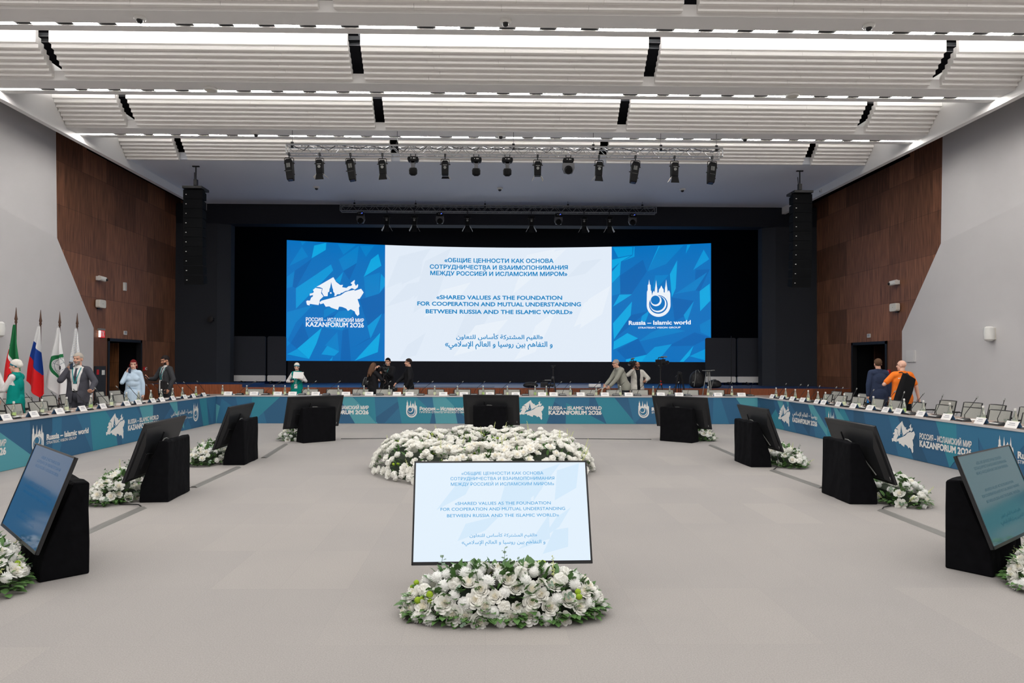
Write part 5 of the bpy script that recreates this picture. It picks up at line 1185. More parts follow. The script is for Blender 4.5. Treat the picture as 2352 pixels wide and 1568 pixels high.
class Person:
    def __init__(s, label, loc, rz, H, sk, R, L, head=(0, 0), lean=0.0, girl=False, bulk=1.0, beard=None, hands=None):
        """R, L = (hand position, elbow hint); R is the person's right hand (-x), the person looks to local -y"""
        s.t = thing('person', label, 'person', loc, rz, 'people in the hall'); k = H/1.75; s.t.scale = (k, k, k)
        s.X = Matrix.Translation((0, 0, .95)) @ Matrix.Rotation(lean, 4, 'X') @ Matrix.Translation((0, 0, -.95)); s.Q = s.X.to_3x3()
        s.w = (.82 if girl else .92)*bulk; s.b = bulk; s.girl = girl
        up = lambda p: s.X @ V(p); s.up = up
        s.sh = {-1: up((-.178*s.w, 0, 1.42)), 1: up((.178*s.w, 0, 1.42))}; s.el = {}; s.wr = {}
        for sg, (tg, hint) in ((-1, R), (1, L)):
            A, T = s.sh[sg], V(tg); a, b = .29, .26; d = T-A; D = min(d.length, a+b-.004); d.normalize(); T = A+d*D
            x = (a*a-b*b+D*D)/(2*D); h = math.sqrt(max(0, a*a-x*x)); n = V(hint)-d*V(hint).dot(d); n.normalize()
            s.el[sg] = A+d*x+n*h; s.wr[sg] = T
        s.hp = up((0, -.02, 1.63)); s.hr = (s.Q @ Matrix.Rotation(head[0], 3, 'Z') @ Matrix.Rotation(head[1], 3, 'X')); s.sk = sk
        body = s.torso(-.012)+[('c', up((0, .015, 1.44)), s.hp+s.hr @ V((0, .015, -.07)), .058, .054)]
        for sg in (-1, 1): body += s.arm(sg, 0)+s.hand(sg, (hands or {}).get(sg))
        body += s.legs(-.01)
        h = lambda p: s.hp+s.hr @ V(p); q = .93 if girl else 1.0
        body += [('e', h((0, .012, .03)), (.075*q, .094, .09), s.hr), ('e', h((0, -.022, -.04)), (.058*q, .066, .072), s.hr), ('e', h((0, -.062, -.088)), (.028, .026, .022), s.hr),
                 ('c', h((0, -.082, .012)), h((0, -.104, -.020)), .009, .0135), ('e', h((0, -.079, -.056)), (.024, .013, .011), s.hr), ('e', h((0, -.072, .036)), (.052*q, .018, .014), s.hr)]
        for sg in (-1, 1): body += [('e', h((sg*.076*q, .012, -.008)), (.011, .019, .032), s.hr), ('e', h((sg*.040*q, -.055, -.028)), (.022, .022, .02), s.hr)]
        inv = s.hr.transposed()
        def paint(c):
            p = inv @ (c-s.hp); x, y, z = abs(p.x), p.y, p.z
            if y > -.02 or z > .12 or z < -.13: return 0
            if y < -.045 and abs(z-.008) < .0062 and .020 < x < .044: return 1
            if y < -.045 and abs(z-.034) < .005 and .013 < x < .052: return 2
            if y < -.06 and abs(z+.056) < .008 and x < .026: return 3
            if beard and z < -.028 and x > (.0 if z < -.066 else .030) and z > -.125: return 2
            if beard and y < -.07 and abs(z+.042) < .007 and x < .035: return 2
            return 0
        s.body = blob('body', body, .0075, [sk, M['eye'], beard or M['eye'], M['lip']], s.t, 2, paint=paint)
    def torso(s, d):
        u, w, b = s.up, s.w, s.b
        return [('c', u((-.15*w, .005, 1.415)), u((.15*w, .005, 1.415)), .064+d, .064+d), ('e', u((0, 0, 1.27)), (.185*w+d, .118*b+d, .2), s.Q), ('e', u((0, -.005, 1.09)), ((.152 if s.girl else .165)*w+d, .108*b*b+d, .2), s.Q),
                ('e', u((0, 0, .945)), ((.178 if s.girl else .170)*s.b+d, .118*b+d, .15), s.Q), ('c', u((0, .012, 1.43)), u((0, .005, 1.485)), .062+d, .055+d)]+([('e', u((sg*.07, -.07, 1.275)), (.06+d, .05+d, .06+d), s.Q) for sg in (-1, 1)] if s.girl else [])
    def arm(s, sg, d, end=1.0, k=1.0):
        g = .9 if s.girl else 1.0; e = s.el[sg]; wv = e+(s.wr[sg]-e)*end
        return [('c', s.sh[sg], e, (.054*g+d)*k, (.043*g+d*.9)*k), ('c', e, wv, (.042*g+d*.9)*k, (.028*g+d*.8)*k)]
    def legs(s, d):
        o = []
        for sg in (-1, 1): o += [('c', (sg*.088, 0, .90), (sg*.098, -.005, .5), .092*s.b+d, .058+d), ('c', (sg*.098, -.005, .5), (sg*.105, .02, .09), .058+d, .042+d), ('c', (sg*.105, .02, .05), (sg*.115, -.12, .035), .04, .032)]
        return o
    def hand(s, sg, spec=None):
        """palm, four unequal bent fingers and a thumb from the side of the palm"""
        W = s.wr[sg]; d = (W-s.el[sg]).normalized(); curl = .55
        n = V((-sg, 0, 0)) if abs(d.x) < .75 else V((0, -1, 0))
        if spec:
            if 'n' in spec: n = V(spec['n'])
            if 'd' in spec: d = V(spec['d']).normalized()
            curl = spec.get('curl', curl)
        n = (n-d*n.dot(d)).normalized(); sd = d.cross(n).normalized()
        f = V((0, -1, 0)) if abs(d.y) < .7 else V((0, 0, 1))
        if sd.dot(f) < 0: sd = -sd                      # thumb side
        R = Matrix((sd, d, n)).transposed(); o = [('e', W+d*.045, (.041, .05, .018), R), ('c', W-d*.03, W+d*.02, .027, .026)]
        for i, L in enumerate((.072, .080, .075, .058)):
            a = W+d*.085+sd*(.031-.0207*i); c1, c2 = curl*.6+.05*i, curl*1.5+.05*i
            b = a+(d*math.cos(c1)+n*math.sin(c1))*L*.52; e = b+(d*math.cos(c2)+n*math.sin(c2))*L*.48
            o += [('c', a-d*.02, b, .0098, .009), ('c', b, e, .009, .0078)]
        a = W+d*.022+sd*.034; b = a+(d*.55+sd*.75+n*.35).normalized()*.038; e = b+(d*.85+sd*.25+n*.45).normalized()*.030
        return o+[('c', a-sd*.01, b, .0125, .0105), ('c', b, e, .0105, .0088)]
    def grip(s, sg): return s.wr[sg]+(s.wr[sg]-s.el[sg]).normalized()*.085
    def world(s, p): return s.t.matrix_basis @ V(p)
    # ---- clothing
    def top(s, name, mt, d=.02, hem=.80, sleeve=.93, flare=.0, vneck=None, arms=True, extra=(), drop2=None):
        pr = s.torso(d)+[('c', (0, .0, .98), (0, 0, hem-.02), .12+d, .13+d+flare)]+[('e', (0, 0, .9), (.178*s.b+d+flare, .122*s.b+d+flare*.7, .22), None)]
        for sg in (-1, 1): pr += [('c', s.up((sg*.088*s.w, 0, 1.27)), (sg*.10*s.b, 0, hem+.04), .082+d, .088+d+flare*.5)]
        if arms:
            for sg in (-1, 1): pr += s.arm(sg, d*.85, sleeve)
        inv = s.X.inverted()
        def drop(c):
            p = inv @ c if c.z > .95 else c
            if p.z > 1.515: return True
            if vneck and p.y < -.01 and abs(p.x) < vneck(p.z): return True
            return bool(drop2 and drop2(p))
        def snap(v):
            if not vneck: return
            p = inv @ v.co if v.co.z > .95 else v.co
            if p.y < -.01 and p.z < 1.49:
                wv = vneck(p.z)
                if abs(abs(p.x)-wv) < .022: v.co.x += math.copysign(wv, p.x)-p.x
        return blob(name, pr+list(extra), .0105, mt, s.t, 4, [((0, 0, hem), (0, 0, -1))], drop, snap=snap)
    def trousers(s, mt, top=1.0):
        return blob('trousers', s.legs(.02)[0:2]+s.legs(.02)[3:5]+[('e', (0, 0, .93), (.178*s.b+.010, .134*s.b, .17), None)], .012, mt, s.t, 3, [((0, 0, top), (0, 0, 1)), ((0, 0, .05), (0, 0, -1))])
    def shoes(s, mt):
        for sg in (-1, 1): part(s.t, 'shoe', mt, lambda m: (m.ball((sg*.114, -.075, .045), (.048, .135, .044), 14, 8), m.box((sg*.114-.04, -.18, 0.001), (sg*.114+.04, .05, .02))), True)
    def hair(s, mt, kind='short', name='hair', grow=.008):
        h = lambda p: s.hp+s.hr @ V(p); inv = s.hr.transposed(); q = .93 if s.girl else 1.0
        pr = [('e', h((0, .018, .036)), ((.076+grow)*q, .096+grow, .09+grow), s.hr)]
        if kind == 'long': pr += [('c', h((sx*.055, .05, .02)), h((sx*.075, .07, -.16)), .05, .055) for sx in (-1, 1)]+[('c', h((0, .075, .0)), h((0, .10, -.24)), .065, .075), ('c', h((.03, .10, -.22)), h((.05, .12, -.36)), .06, .025), ('c', h((-.05, .10, -.2)), h((-.06, .11, -.33)), .05, .02)]
        if kind == 'tail': pr += [('c', h((0, .11, .02)), h((-.02, .14, -.08)), .03, .035), ('c', h((-.02, .14, -.08)), h((-.03, .13, -.2)), .035, .015), ('c', h((-.075, .0, .0)), h((-.075, .03, -.1)), .02, .02), ('c', h((.07, .02, .02)), h((.07, .05, -.08)), .02, .02)]
        def drop(c):
            p = inv @ (c-s.hp)
            if kind in ('long', 'tail'): return p.y < -.035 and p.z < .07 or (p.y < .0 and p.z < -.0 and abs(p.x) < .06)
            edge = .068 if p.y < -.045 else (.03 if p.y < 0 else -.012 if p.y < .035 else -.06)
            return p.z < edge
        return blob(name, pr, .009, mt, s.t, 2, (), drop)
    def surface(s, o):
        me = o.data; return BVHTree.FromPolygons([v.co.copy() for v in me.vertices], [tuple(p.vertices) for p in me.polygons])
    def front(s, tree, x, z, side=-1):
        hit = tree.ray_cast(V((x, side*1.0, z)), V((0, -side, 0))); return hit[0] if hit[0] else V((x, side*.13, z))
    def strip(s, name, mt, tree, pts, w, off=.006, side=-1):
        m = MB(); P = []
        for i, (x, z) in enumerate(pts):
            a, b = pts[max(0, i-1)], pts[min(len(pts)-1, i+1)]; dx, dz = b[0]-a[0], b[1]-a[1]; L = math.hypot(dx, dz); ww = w[i] if isinstance(w, (list, tuple)) else w
            nx, nz = -dz/L*ww, dx/L*ww; l = s.front(tree, x+nx, z+nz, side); r = s.front(tree, x-nx, z-nz, side); y = min(l.y, r.y)*1.0 if side < 0 else max(l.y, r.y)
            P.append(((x+nx, y+side*off, z+nz), (x-nx, y+side*off, z-nz)))
        vs = [p for q in P for p in q]+[(p[0], p[1]-side*.004, p[2]) for q in P for p in q]; n = len(P)*2
        m.raw(vs, [(2*i, 2*i+1, 2*i+3, 2*i+2) for i in range(len(P)-1)]+[(n+2*i+2, n+2*i+3, n+2*i+1, n+2*i) for i in range(len(P)-1)]); return m.build(name, mt, s.t)
    def tie(s, tree, mt): s.strip('tie', mt, tree, [(0, 1.455), (.0, 1.42), (0, 1.3), (0, 1.15), (0, 1.04), (0, 1.0)], [.026, .018, .026, .036, .042, .004], .012)
    def lanyard(s, tree, mt, drop=1.12):
        for sx in (-1, 1): s.strip('lanyard', mt, tree, [(sx*.075, 1.47), (sx*.065, 1.4), (sx*.03, 1.25), (sx*.01, drop+.04)], .009, .014)
        b = s.front(tree, 0, drop-.02); part(s.t, 'badge', M['paper'], lambda m: m.box((-.045, b.y-.022, drop-.10), (.045, b.y-.016, drop+.03)))
    def collar(s, mt):
        u = s.up; blob('shirt_collar', [('c', u((0, .012, 1.46)), u((0, .008, 1.502)), .072, .066)], .008, mt, s.t, 1, [(u((0, 0, 1.505)), s.Q @ V((0, 0, 1)))])
def suit(p, jm, tm, shirt=True, tie=None, wide=.0, hem=.78, lany=None):
    sh = p.top('shirt', SHIRT, .008, .93, .99, arms=False); p.collar(SHIRT)
    j = p.top('jacket', jm, .022, hem, .95, .015, vneck=lambda z: (.004+wide+max(0, z-1.02)*.165) if z > 1.0 else wide*.8+max(0, 1.0-z)*.10)
    p.trousers(tm); p.shoes(M['black']); tr = p.surface(sh)
    if tie: p.tie(tr, tie)
    if lany: p.lanyard(tr, lany)
    return tr
SHIRT = cloth('white_shirt', (226, 222, 220)); TEALC = cloth('teal_vest_cloth', (0, 138, 128), .7, (9, .12)); LAN = mat('teal_lanyard', (40, 150, 150), .5); NAVYT = mat('dark_tie', (52, 56, 70), .5)
def phone(p, sg, label, axis=(0, 0, 1), off=(0, 0, 0)):
    c = p.world(p.grip(sg)+V(off)); t = thing('mobile_phone', label, 'phone', c, p.t.rotation_euler.z); a = V(axis).normalized(); x = a.cross(V((0, 1, .01))).normalized(); X = Matrix((x, a.cross(x).normalized(), a)).transposed().to_4x4()
    part(t, 'phone_case', M['black'], lambda m: m.box((-.036, -.005, -.075), (.036, .005, .075), X)); part(t, 'phone_screen', M['lens'], lambda m: m.box((-.032, .005, -.07), (.032, .0065, .07), X))
def sheet(p, sg, label, w_, h_, rx, ry, off, name='paper_sheet', cat='paper', mt=None):
    c = p.world(p.grip(sg)+V(off)); X = Matrix.Rotation(ry, 4, 'Y') @ Matrix.Rotation(rx, 4, 'X')
    m = MB(); n = 6
    for k in range(n):
        a, b = -w_/2+w_*k/n, -w_/2+w_*(k+1)/n; f = lambda x: .012*math.cos(x/w_*PI)
        m.raw([X @ V(q) for q in ((a, f(a), -h_/2), (b, f(b), -h_/2), (b, f(b), h_/2), (a, f(a), h_/2), (a, f(a)+.0015, -h_/2), (b, f(b)+.0015, -h_/2), (b, f(b)+.0015, h_/2), (a, f(a)+.0015, h_/2))], [(0, 1, 2, 3), (7, 6, 5, 4), (0, 3, 7, 4), (1, 5, 6, 2), (3, 2, 6, 7), (0, 4, 5, 1)])
    o = m.build(name, mt or M['paper'], None); o.location = c; o.rotation_euler = (0, 0, p.t.rotation_euler.z); tag(o, label, cat); return o

# left side of the hall
p = Person('person in white shirt cut off by the picture edge, only one sleeve in view', (-9.68, 13.4, 0), .15, 1.74, SK2, ((-.27, -.02, .86), (-1, .4, 0)), ((.27, -.06, .90), (1, .4, 0)))
p.top('shirt', SHIRT, .016, .84, .97); p.trousers(cloth('dark_trousers', (44, 46, 54))); p.shoes(M['black']); p.hair(cloth('brown_hair', (70, 50, 38)))

def usher(label, loc, rz, H, R, L, head):
    p = Person(label, loc, rz, H, SK2, R, L, head, girl=True, bulk=.92, hands={-1: {'n': (.6, 0, .8), 'curl': .7}, 1: {'n': (-.6, 0, .8), 'curl': .7}})
    p.top('blouse', SHIRT, .010, .95, .98, .0)
    ve = p.top('vest', TEALC, .024, .62, 1, .015, arms=False, drop2=lambda q: abs(q.x) > .150 and q.z > 1.26)
    p.trousers(cloth('white_trousers', (216, 214, 212))); p.shoes(M['whiteplastic'])
    tr = p.surface(ve); p.lanyard(tr, mat('pale_lanyard', (130, 214, 205), .5), 1.06)
    h = lambda q: p.hp+p.hr @ V(q); inv = p.hr.transposed()
    blob('headscarf', [('e', h((0, .03, .052)), (.088, .108, .092), p.hr), ('e', h((0, .085, .02)), (.07, .06, .065), p.hr)], .009, cloth('white_headscarf', (226, 222, 214), .8, (24, .1)), p.t, 2, (), lambda c: (lambda q: q.z < .052-.75*(q.y+.06) and q.z < .06)(inv @ (c-p.hp)) and (inv @ (c-p.hp)).y < .06)
    blob('headband', [('e', h((0, .022, .042)), (.086, .108, .088), p.hr)], .008, mat('teal_headband', (28, 130, 150), .7), p.t, 2, (), lambda c: (lambda q: not (.040 < q.z+.62*(q.y+.06) < .078))(inv @ (c-p.hp)))
    return p
p = usher('person in teal vest and headscarf in profile before the flags, reading a paper', (-8.85, 13.0, 0), -1.48, 1.66, ((-.09, -.36, 1.14), (-.6, .5, -1)), ((.07, -.37, 1.12), (.6, .6, -1)), (0, .12))
sheet(p, 1, 'white paper sheet held by the person in teal vest before the flags', .20, .27, -.5, .35, (-.02, -.08, .08))

p = Person('person with grey beard in grey checked suit on the phone beside the flags', (-8.28, 14.0, 0), .12, 1.81, SK1, ((-.145, -.10, 1.445), (-.45, .0, -1)), ((.33, -.24, 1.0), (1, .5, -.6)), (-.12, .10), bulk=1.04, beard=mat('grey_beard', (150, 138, 130), .9), hands={-1: {'d': (.25, .0, 1), 'n': (1, 0, 0), 'curl': .8}, 1: {'d': (.3, -1, .1), 'n': (-.2, 0, 1), 'curl': .5}})
gsuit = cloth('grey_checked_wool', (74, 74, 82)); tr = suit(p, gsuit, cloth('grey_trousers', (66, 66, 74)), tie=NAVYT, wide=.045, lany=LAN); p.hair(cloth('grey_hair', (176, 168, 158), .9))
part(p.t, 'belt', M['black'], lambda m: m.lathe([(1, .985), (1, 1.02)], 24, (0, 0, 0), Matrix.Diagonal((.180, .132, 1, 1))))
phone(p, -1, 'dark mobile phone at the ear of the person in grey checked suit', (.15, -.25, 1), (.02, -.02, -.01))

p = Person('person with red hair in pale blue dress on the phone by the left doorway', (-8.45, 16.5, 0), .25, 1.68, SK2, ((-.125, -.10, 1.43), (-.4, -.0, -1)), ((.24, -.05, .86), (1, .6, 0)), (.15, .12), girl=True, bulk=.95, hands={-1: {'d': (.15, .05, 1), 'n': (1, 0, 0), 'curl': .8}})
dress = cloth('pale_blue_dress', (188, 208, 226), .75, (7, .10))
p.top('dress', dress, .02, .35, .96, .025, extra=[('c', (0, 0, .92), (0, 0, .4), .17, .20), ('e', p.up((0, -.02, 1.16)), (.17, .125, .12), None)]); p.shoes(M['whiteplastic'])
blob('sash', [('e', (0, -.008, 1.045), (.168, .130, .024), Matrix.Rotation(.12, 3, 'Y'))], .009, cloth('blue_grey_sash', (160, 184, 208)), p.t, 1)
p.hair(cloth('dark_red_hair', (112, 28, 30), .7), 'tail'); phone(p, -1, 'dark mobile phone at the ear of the person in pale blue dress', (.1, -.3, 1), (.02, -.02, -.01))
t = thing('table_microphone_hand', 'x', 'microphone') if False else None

p = Person('person with dark beard in charcoal suit looking at a phone near the dark wall', (-8.15, 17.5, 0), -.55, 1.79, SK3, ((-.16, -.34, 1.18), (-.8, .6, -.8)), ((.27, -.10, .93), (1, .6, -.1)), (.0, .32), beard=mat('dark_beard', (44, 34, 30), .9), hands={-1: {'d': (0, -1, .4), 'n': (.6, 0, .8), 'curl': .9}, 1: {'n': (-1, 0, 0), 'curl': .9}})
suit(p, cloth('charcoal_wool', (58, 59, 62)), cloth('charcoal_trousers', (50, 51, 55)), tie=NAVYT, wide=.02, lany=LAN); p.hair(cloth('black_hair', (34, 28, 28), .8))
phone(p, -1, 'black mobile phone in the hand of the person in charcoal suit', (0, -.75, .65), (.0, -.0, .03))
o = sheet(p, 1, 'black folder with white papers under the arm of the person in charcoal suit', .22, .30, 0, .12, (-.06, -.06, .13), 'document_folder', 'folder', M['black'])
o.rotation_euler.z += .2; part(o, 'paper_edge', M['paper'], lambda m: m.box((-.118, -.012, -.15), (-.10, .016, .15)))

# behind the table before the stage
p = usher('person in teal vest and headscarf facing the camera behind the centre table', (-5.52, 20.0, 0), .05, 1.60, ((-.13, -.24, 1.17), (-1, .5, -.8)), ((.15, -.25, 1.26), (1, .5, -1)), (.08, .22))
phone(p, -1, 'dark mobile phone in the hand of the person in teal vest behind the centre table', (.1, -.5, .8), (.0, -.01, .03)); sheet(p, 1, 'white paper held before the face of the person behind the centre table', .29, .20, -.35, .05, (.02, -.05, .10))

blk = cloth('black_jacket', (30, 30, 33)); blkt = cloth('black_trousers', (24, 24, 27))
p = Person('person with long brown hair in black jacket, turned away beside the tripod camera', (-3.36, 20.35, 0), 2.45, 1.62, SK2, ((-.20, -.30, 1.15), (-1, .3, -.6)), ((.18, -.30, 1.2), (1, .3, -.6)), (0, .25), girl=True)
p.top('jacket', blk, .022, .82, .96, .02); p.trousers(blkt); p.shoes(M['black']); p.hair(cloth('long_brown_hair', (98, 72, 56), .7, (40, .35)), 'long')
p = Person('person in black jacket standing behind the tripod camera, facing us', (-3.06, 21.3, 0), -.12, 1.77, SK1, ((-.20, -.33, 1.50), (-1, .2, -.9)), ((-.02, -.36, 1.30), (1, .2, -.9)), (-.1, .12), hands={-1: {'d': (-.1, -1, 0), 'n': (0, 0, -1), 'curl': .7}, 1: {'d': (-.5, -1, .1), 'n': (-1, 0, 0), 'curl': 1.0}})
p.top('jacket', blk, .026, .72, .96, .03, vneck=lambda z: max(0, z-1.3)*.3); p.top('tshirt', cloth('black_tshirt', (26, 26, 28)), .008, .9, .3); p.trousers(blkt); p.shoes(M['black']); p.hair(cloth('black_hair', (26, 24, 26), .8)); 
part(p.t, 'lanyard', LAN, lambda m: m.tube([p.up((.05, -.09, 1.46)), p.up((.03, -.15, 1.36)), p.up((0, -.16, 1.25))], .007, 5))
p = Person('person in black clothes seen from the side, talking beside the tripod camera', (-2.32, 20.5, 0), -1.35, 1.75, SK1, ((-.05, -.36, 1.03), (-.6, .8, -.6)), ((.25, -.10, .92), (1, .8, 0)), (.0, .05), hands={-1: {'n': (0, 0, -1), 'curl': .8}})
p.top('jacket', blk, .026, .78, .96, .02); p.trousers(blkt); p.shoes(M['black']); p.hair(cloth('brown_black_hair', (46, 38, 36), .8))
c = p.world(p.grip(-1)); t = thing('photo_camera', 'black photo camera hanging from the hand of the person in black clothes', 'camera', (c.x, c.y, c.z-.14), .3); bevel(part(t, 'camera_body', M['black'], lambda m: m.box((-.085, -.04, -.06), (.085, .04, .05))), .012); part(t, 'lens_barrel', M['black'], lambda m: m.lathe([(.04, 0), (.043, .09), (.036, .1), (0, .1)], 14, (0, -.04, -.01), Matrix.Rotation(PI/2, 4, 'X')), True); part(t, 'badge', M['whiteplastic'], lambda m: m.box((-.03, -.043, .0), (-.015, -.039, .04))); part(t, 'neck_strap', M['cable'], lambda m: m.tube([(-.085, 0, .04), (-.05, 0, .13), (.05, 0, .14), (.085, 0, .04)], .006, 5))

p = Person('person with glasses in olive grey jacket, leaning and coiling a cable', (4.06, 20.0, 0), -1.35, 1.80, SK1, ((-.10, -.56, .93), (-.5, .5, -1)), ((.12, -.52, .90), (.5, .5, -1)), (.1, -.22), lean=.38, hands={-1: {'curl': 1.1, 'n': (1, 0, 0)}, 1: {'curl': 1.1, 'n': (-1, 0, 0)}})
p.top('jacket', cloth('olive_grey_jacket', (150, 150, 140), .85, (12, .12)), .034, .82, .95, .03); p.trousers(cloth('dark_jeans', (56, 60, 70))); p.shoes(M['black']); p.hair(cloth('short_grey_hair', (150, 142, 136), .9), grow=.003)
h = lambda q: p.hp+p.hr @ V(q)
part(p.t, 'glasses', M['blackmetal'], lambda m: ([m.tube([h((sx*.033+.024*math.cos(a*PI/4), -.098, .008+.019*math.sin(a*PI/4))) for a in range(9)], .0028, 5) for sx in (-1, 1)], [m.tube([h((sx*.057, -.096, .012)), h((sx*.08, .01, .012))], .0028, 5) for sx in (-1, 1)]))
c = p.world((p.grip(-1)+p.grip(1))/2); m = MB(); r = random.Random(4)
for k in range(7):
    a0 = r.uniform(-.25, .25); rad = r.uniform(.11, .16); m.tube([(rad*math.sin(q*PI/9)*1.0, r.uniform(-.03, .03)+a0*.1*math.cos(q), -rad*1.15+rad*1.25*math.cos(q*PI/9)) for q in range(19)], .008, 5)
m.tube([(0, 0, 0), (-.16, 0, -.03), (-.33, 0, -.12), (-.42, 0, -.3), (-.43, .05, -.55), (-.3, .1, -.9)], .008, 5)
o = m.build('coiled_cable', mat('cream_cable', (206, 196, 180), .6), None, True); o.location = c; tag(o, 'coil of cream cable in the hands of the leaning person', 'cable')
p = Person('person with shaved head in pale jacket carrying a video camera on the shoulder', (4.62, 20.85, 0), .12, 1.68, SK3, ((-.20, -.24, 1.52), (-1, .1, -1)), ((.20, -.25, 1.15), (1, .3, -.5)), (-.25, -.18), beard=mat('short_dark_beard', (74, 60, 52), .9), hands={-1: {'d': (.2, .1, 1), 'n': (0, .6, 0), 'curl': .6}})
p.top('jacket', cloth('pale_grey_jacket', (206, 202, 194)), .03, .78, .95, .03, vneck=lambda z: .05+max(0, z-1.2)*.1); p.top('tshirt', cloth('black_tshirt', (30, 31, 36)), .010, .85, .2); p.trousers(blkt); p.shoes(M['black'])
blob('hood', [('c', p.up((-.09, .08, 1.46)), p.up((.09, .08, 1.46)), .05, .05), ('c', p.up((.11, .05, 1.46)), p.up((.10, -.07, 1.36)), .03, .02), ('c', p.up((-.11, .05, 1.46)), p.up((-.10, -.07, 1.36)), .03, .02)], .01, cloth('pale_grey_hood', (214, 210, 202)), p.t, 2)
def camcorder(label, loc, rz):
    t = thing('video_camera', label, 'video camera', loc, rz, 'video cameras'); K = M['black']
    bevel(part(t, 'camera_body', K, lambda m: m.box((-.06, -.10, -.09), (.06, .16, .07))), .01)
    part(t, 'lens_barrel', K, lambda m: m.lathe([(.05, 0), (.055, .05), (.045, .1), (.06, .16), (.055, .19), (0, .17)], 14, (0, -.10, -.02), Matrix.Rotation(PI/2, 4, 'X')), True)
    part(t, 'top_handle', K, lambda m: m.tube([(0, -.09, .07), (0, -.10, .13), (0, .08, .13), (0, .10, .07)], .013, 8), True)
    part(t, 'microphone', M['greyplastic'], lambda m: m.tube([(.05, -.20, .15), (.05, .03, .15)], .018, 8), True); part(t, 'viewfinder', K, lambda m: m.box((.06, -.08, .02), (.13, .02, .08)))
    return t
camcorder('black video camera on the shoulder of the person in pale jacket', (4.43, 20.66, 1.63), -.5)

# right side of the hall
p = Person('person in navy suit seen from behind, walking to the right doorway', (9.27, 16.0, 0), PI-.05, 1.76, SK1, ((-.25, .0, .84), (-1, .5, 0)), ((.25, .02, .86), (1, .5, 0)), (-.1, .02))
suit(p, cloth('navy_wool', (48, 58, 82)), cloth('navy_trousers', (42, 50, 72)), hem=.74); p.hair(cloth('brown_hair', (92, 70, 54), .85))
t = thing('blue_bottle', 'blue topped object in the hand of the person in navy suit', 'bottle', p.world(p.grip(1)+V((0, 0, -.03))), 0); part(t, 'body', mat('bright_blue_cap', (40, 140, 220), .4), lambda m: m.lathe([(.022, -.05), (.024, 0), (.016, .05), (0, .05)], 12), True)
p = Person('bald person in orange T-shirt from behind with a long black bag', (9.22, 15.0, 0), PI-.1, 1.72, SK2, ((-.34, .04, .90), (-1, .5, .2)), ((.20, -.16, 1.36), (1, .4, -1)), (.75, .06), bulk=1.08, hands={-1: {'curl': .9}})
org = cloth('orange_tshirt', (250, 128, 44), .8, (6, .08)); tee = p.top('tshirt', org, .026, .78, -.02, .02, arms=False, extra=[('c', p.sh[sg], p.sh[sg]+(p.el[sg]-p.sh[sg])*.72, .072, .066) for sg in (-1, 1)]); p.trousers(blkt); p.shoes(M['black'])
tr = p.surface(tee); p.strip('back_print', M['banner_white'], tr, [(-.13, 1.345), (0, 1.35), (.13, 1.345)], .011, .004, 1)
part(p.t, 'neck_cord', M['cable'], lambda m: m.tube([p.up((.06*math.cos(a), .02+.055*math.sin(a), 1.49)) for a in [PI*k/6 for k in range(7)]], .006, 5))
bx = p.world((.06, .22, 1.05)); t = thing('instrument_bag', 'long black padded bag on the back of the person in orange T-shirt', 'bag', bx, .0); X = Matrix.Rotation(.30, 4, 'Y')
bevel(part(t, 'bag_body', cloth('black_padded_cloth', (26, 26, 28), .9), lambda m: m.raw([X @ V(q) for q in [(-.15,-.07,-.52),(.11,-.07,-.52),(.11,.07,-.52),(-.15,.07,-.52),(-.14,-.08,0),(.15,-.08,0),(.15,.08,0),(-.14,.08,0),(-.13,-.06,.40),(.15,-.06,.34),(.15,.06,.34),(-.13,.06,.40)]], [(3,2,1,0),(8,9,10,11)]+[(a+i, a+(i+1) % 4, a+4+(i+1) % 4, a+4+i) for a in (0, 4) for i in range(4)])), .035, 3)
part(t, 'strap', M['cable'], lambda m: (m.tube([X @ V((-.05, .02, .36)), V((.0, .09, .43)), V((-.03, .20, .41))], .012, 6), m.tube([X @ V((.05, .02, .35)), V((.12, .09, .41)), V((.14, .20, .39))], .012, 6)))
c = p.world(p.grip(-1)); t = thing('shoulder_bag', 'small black bag in the hand of the person in orange T-shirt', 'bag', (c.x, c.y, c.z-.22), .2)
bevel(part(t, 'bag_body', mat('dark_bag_cloth', (44, 45, 50), .8), lambda m: m.box((-.12, -.07, -.15), (.12, .07, .1))), .03); part(t, 'handle', M['cable'], lambda m: m.tube([(-.09, 0, .1), (-.04, 0, .22), (.04, 0, .22), (.09, 0, .1)], .008, 6), True)

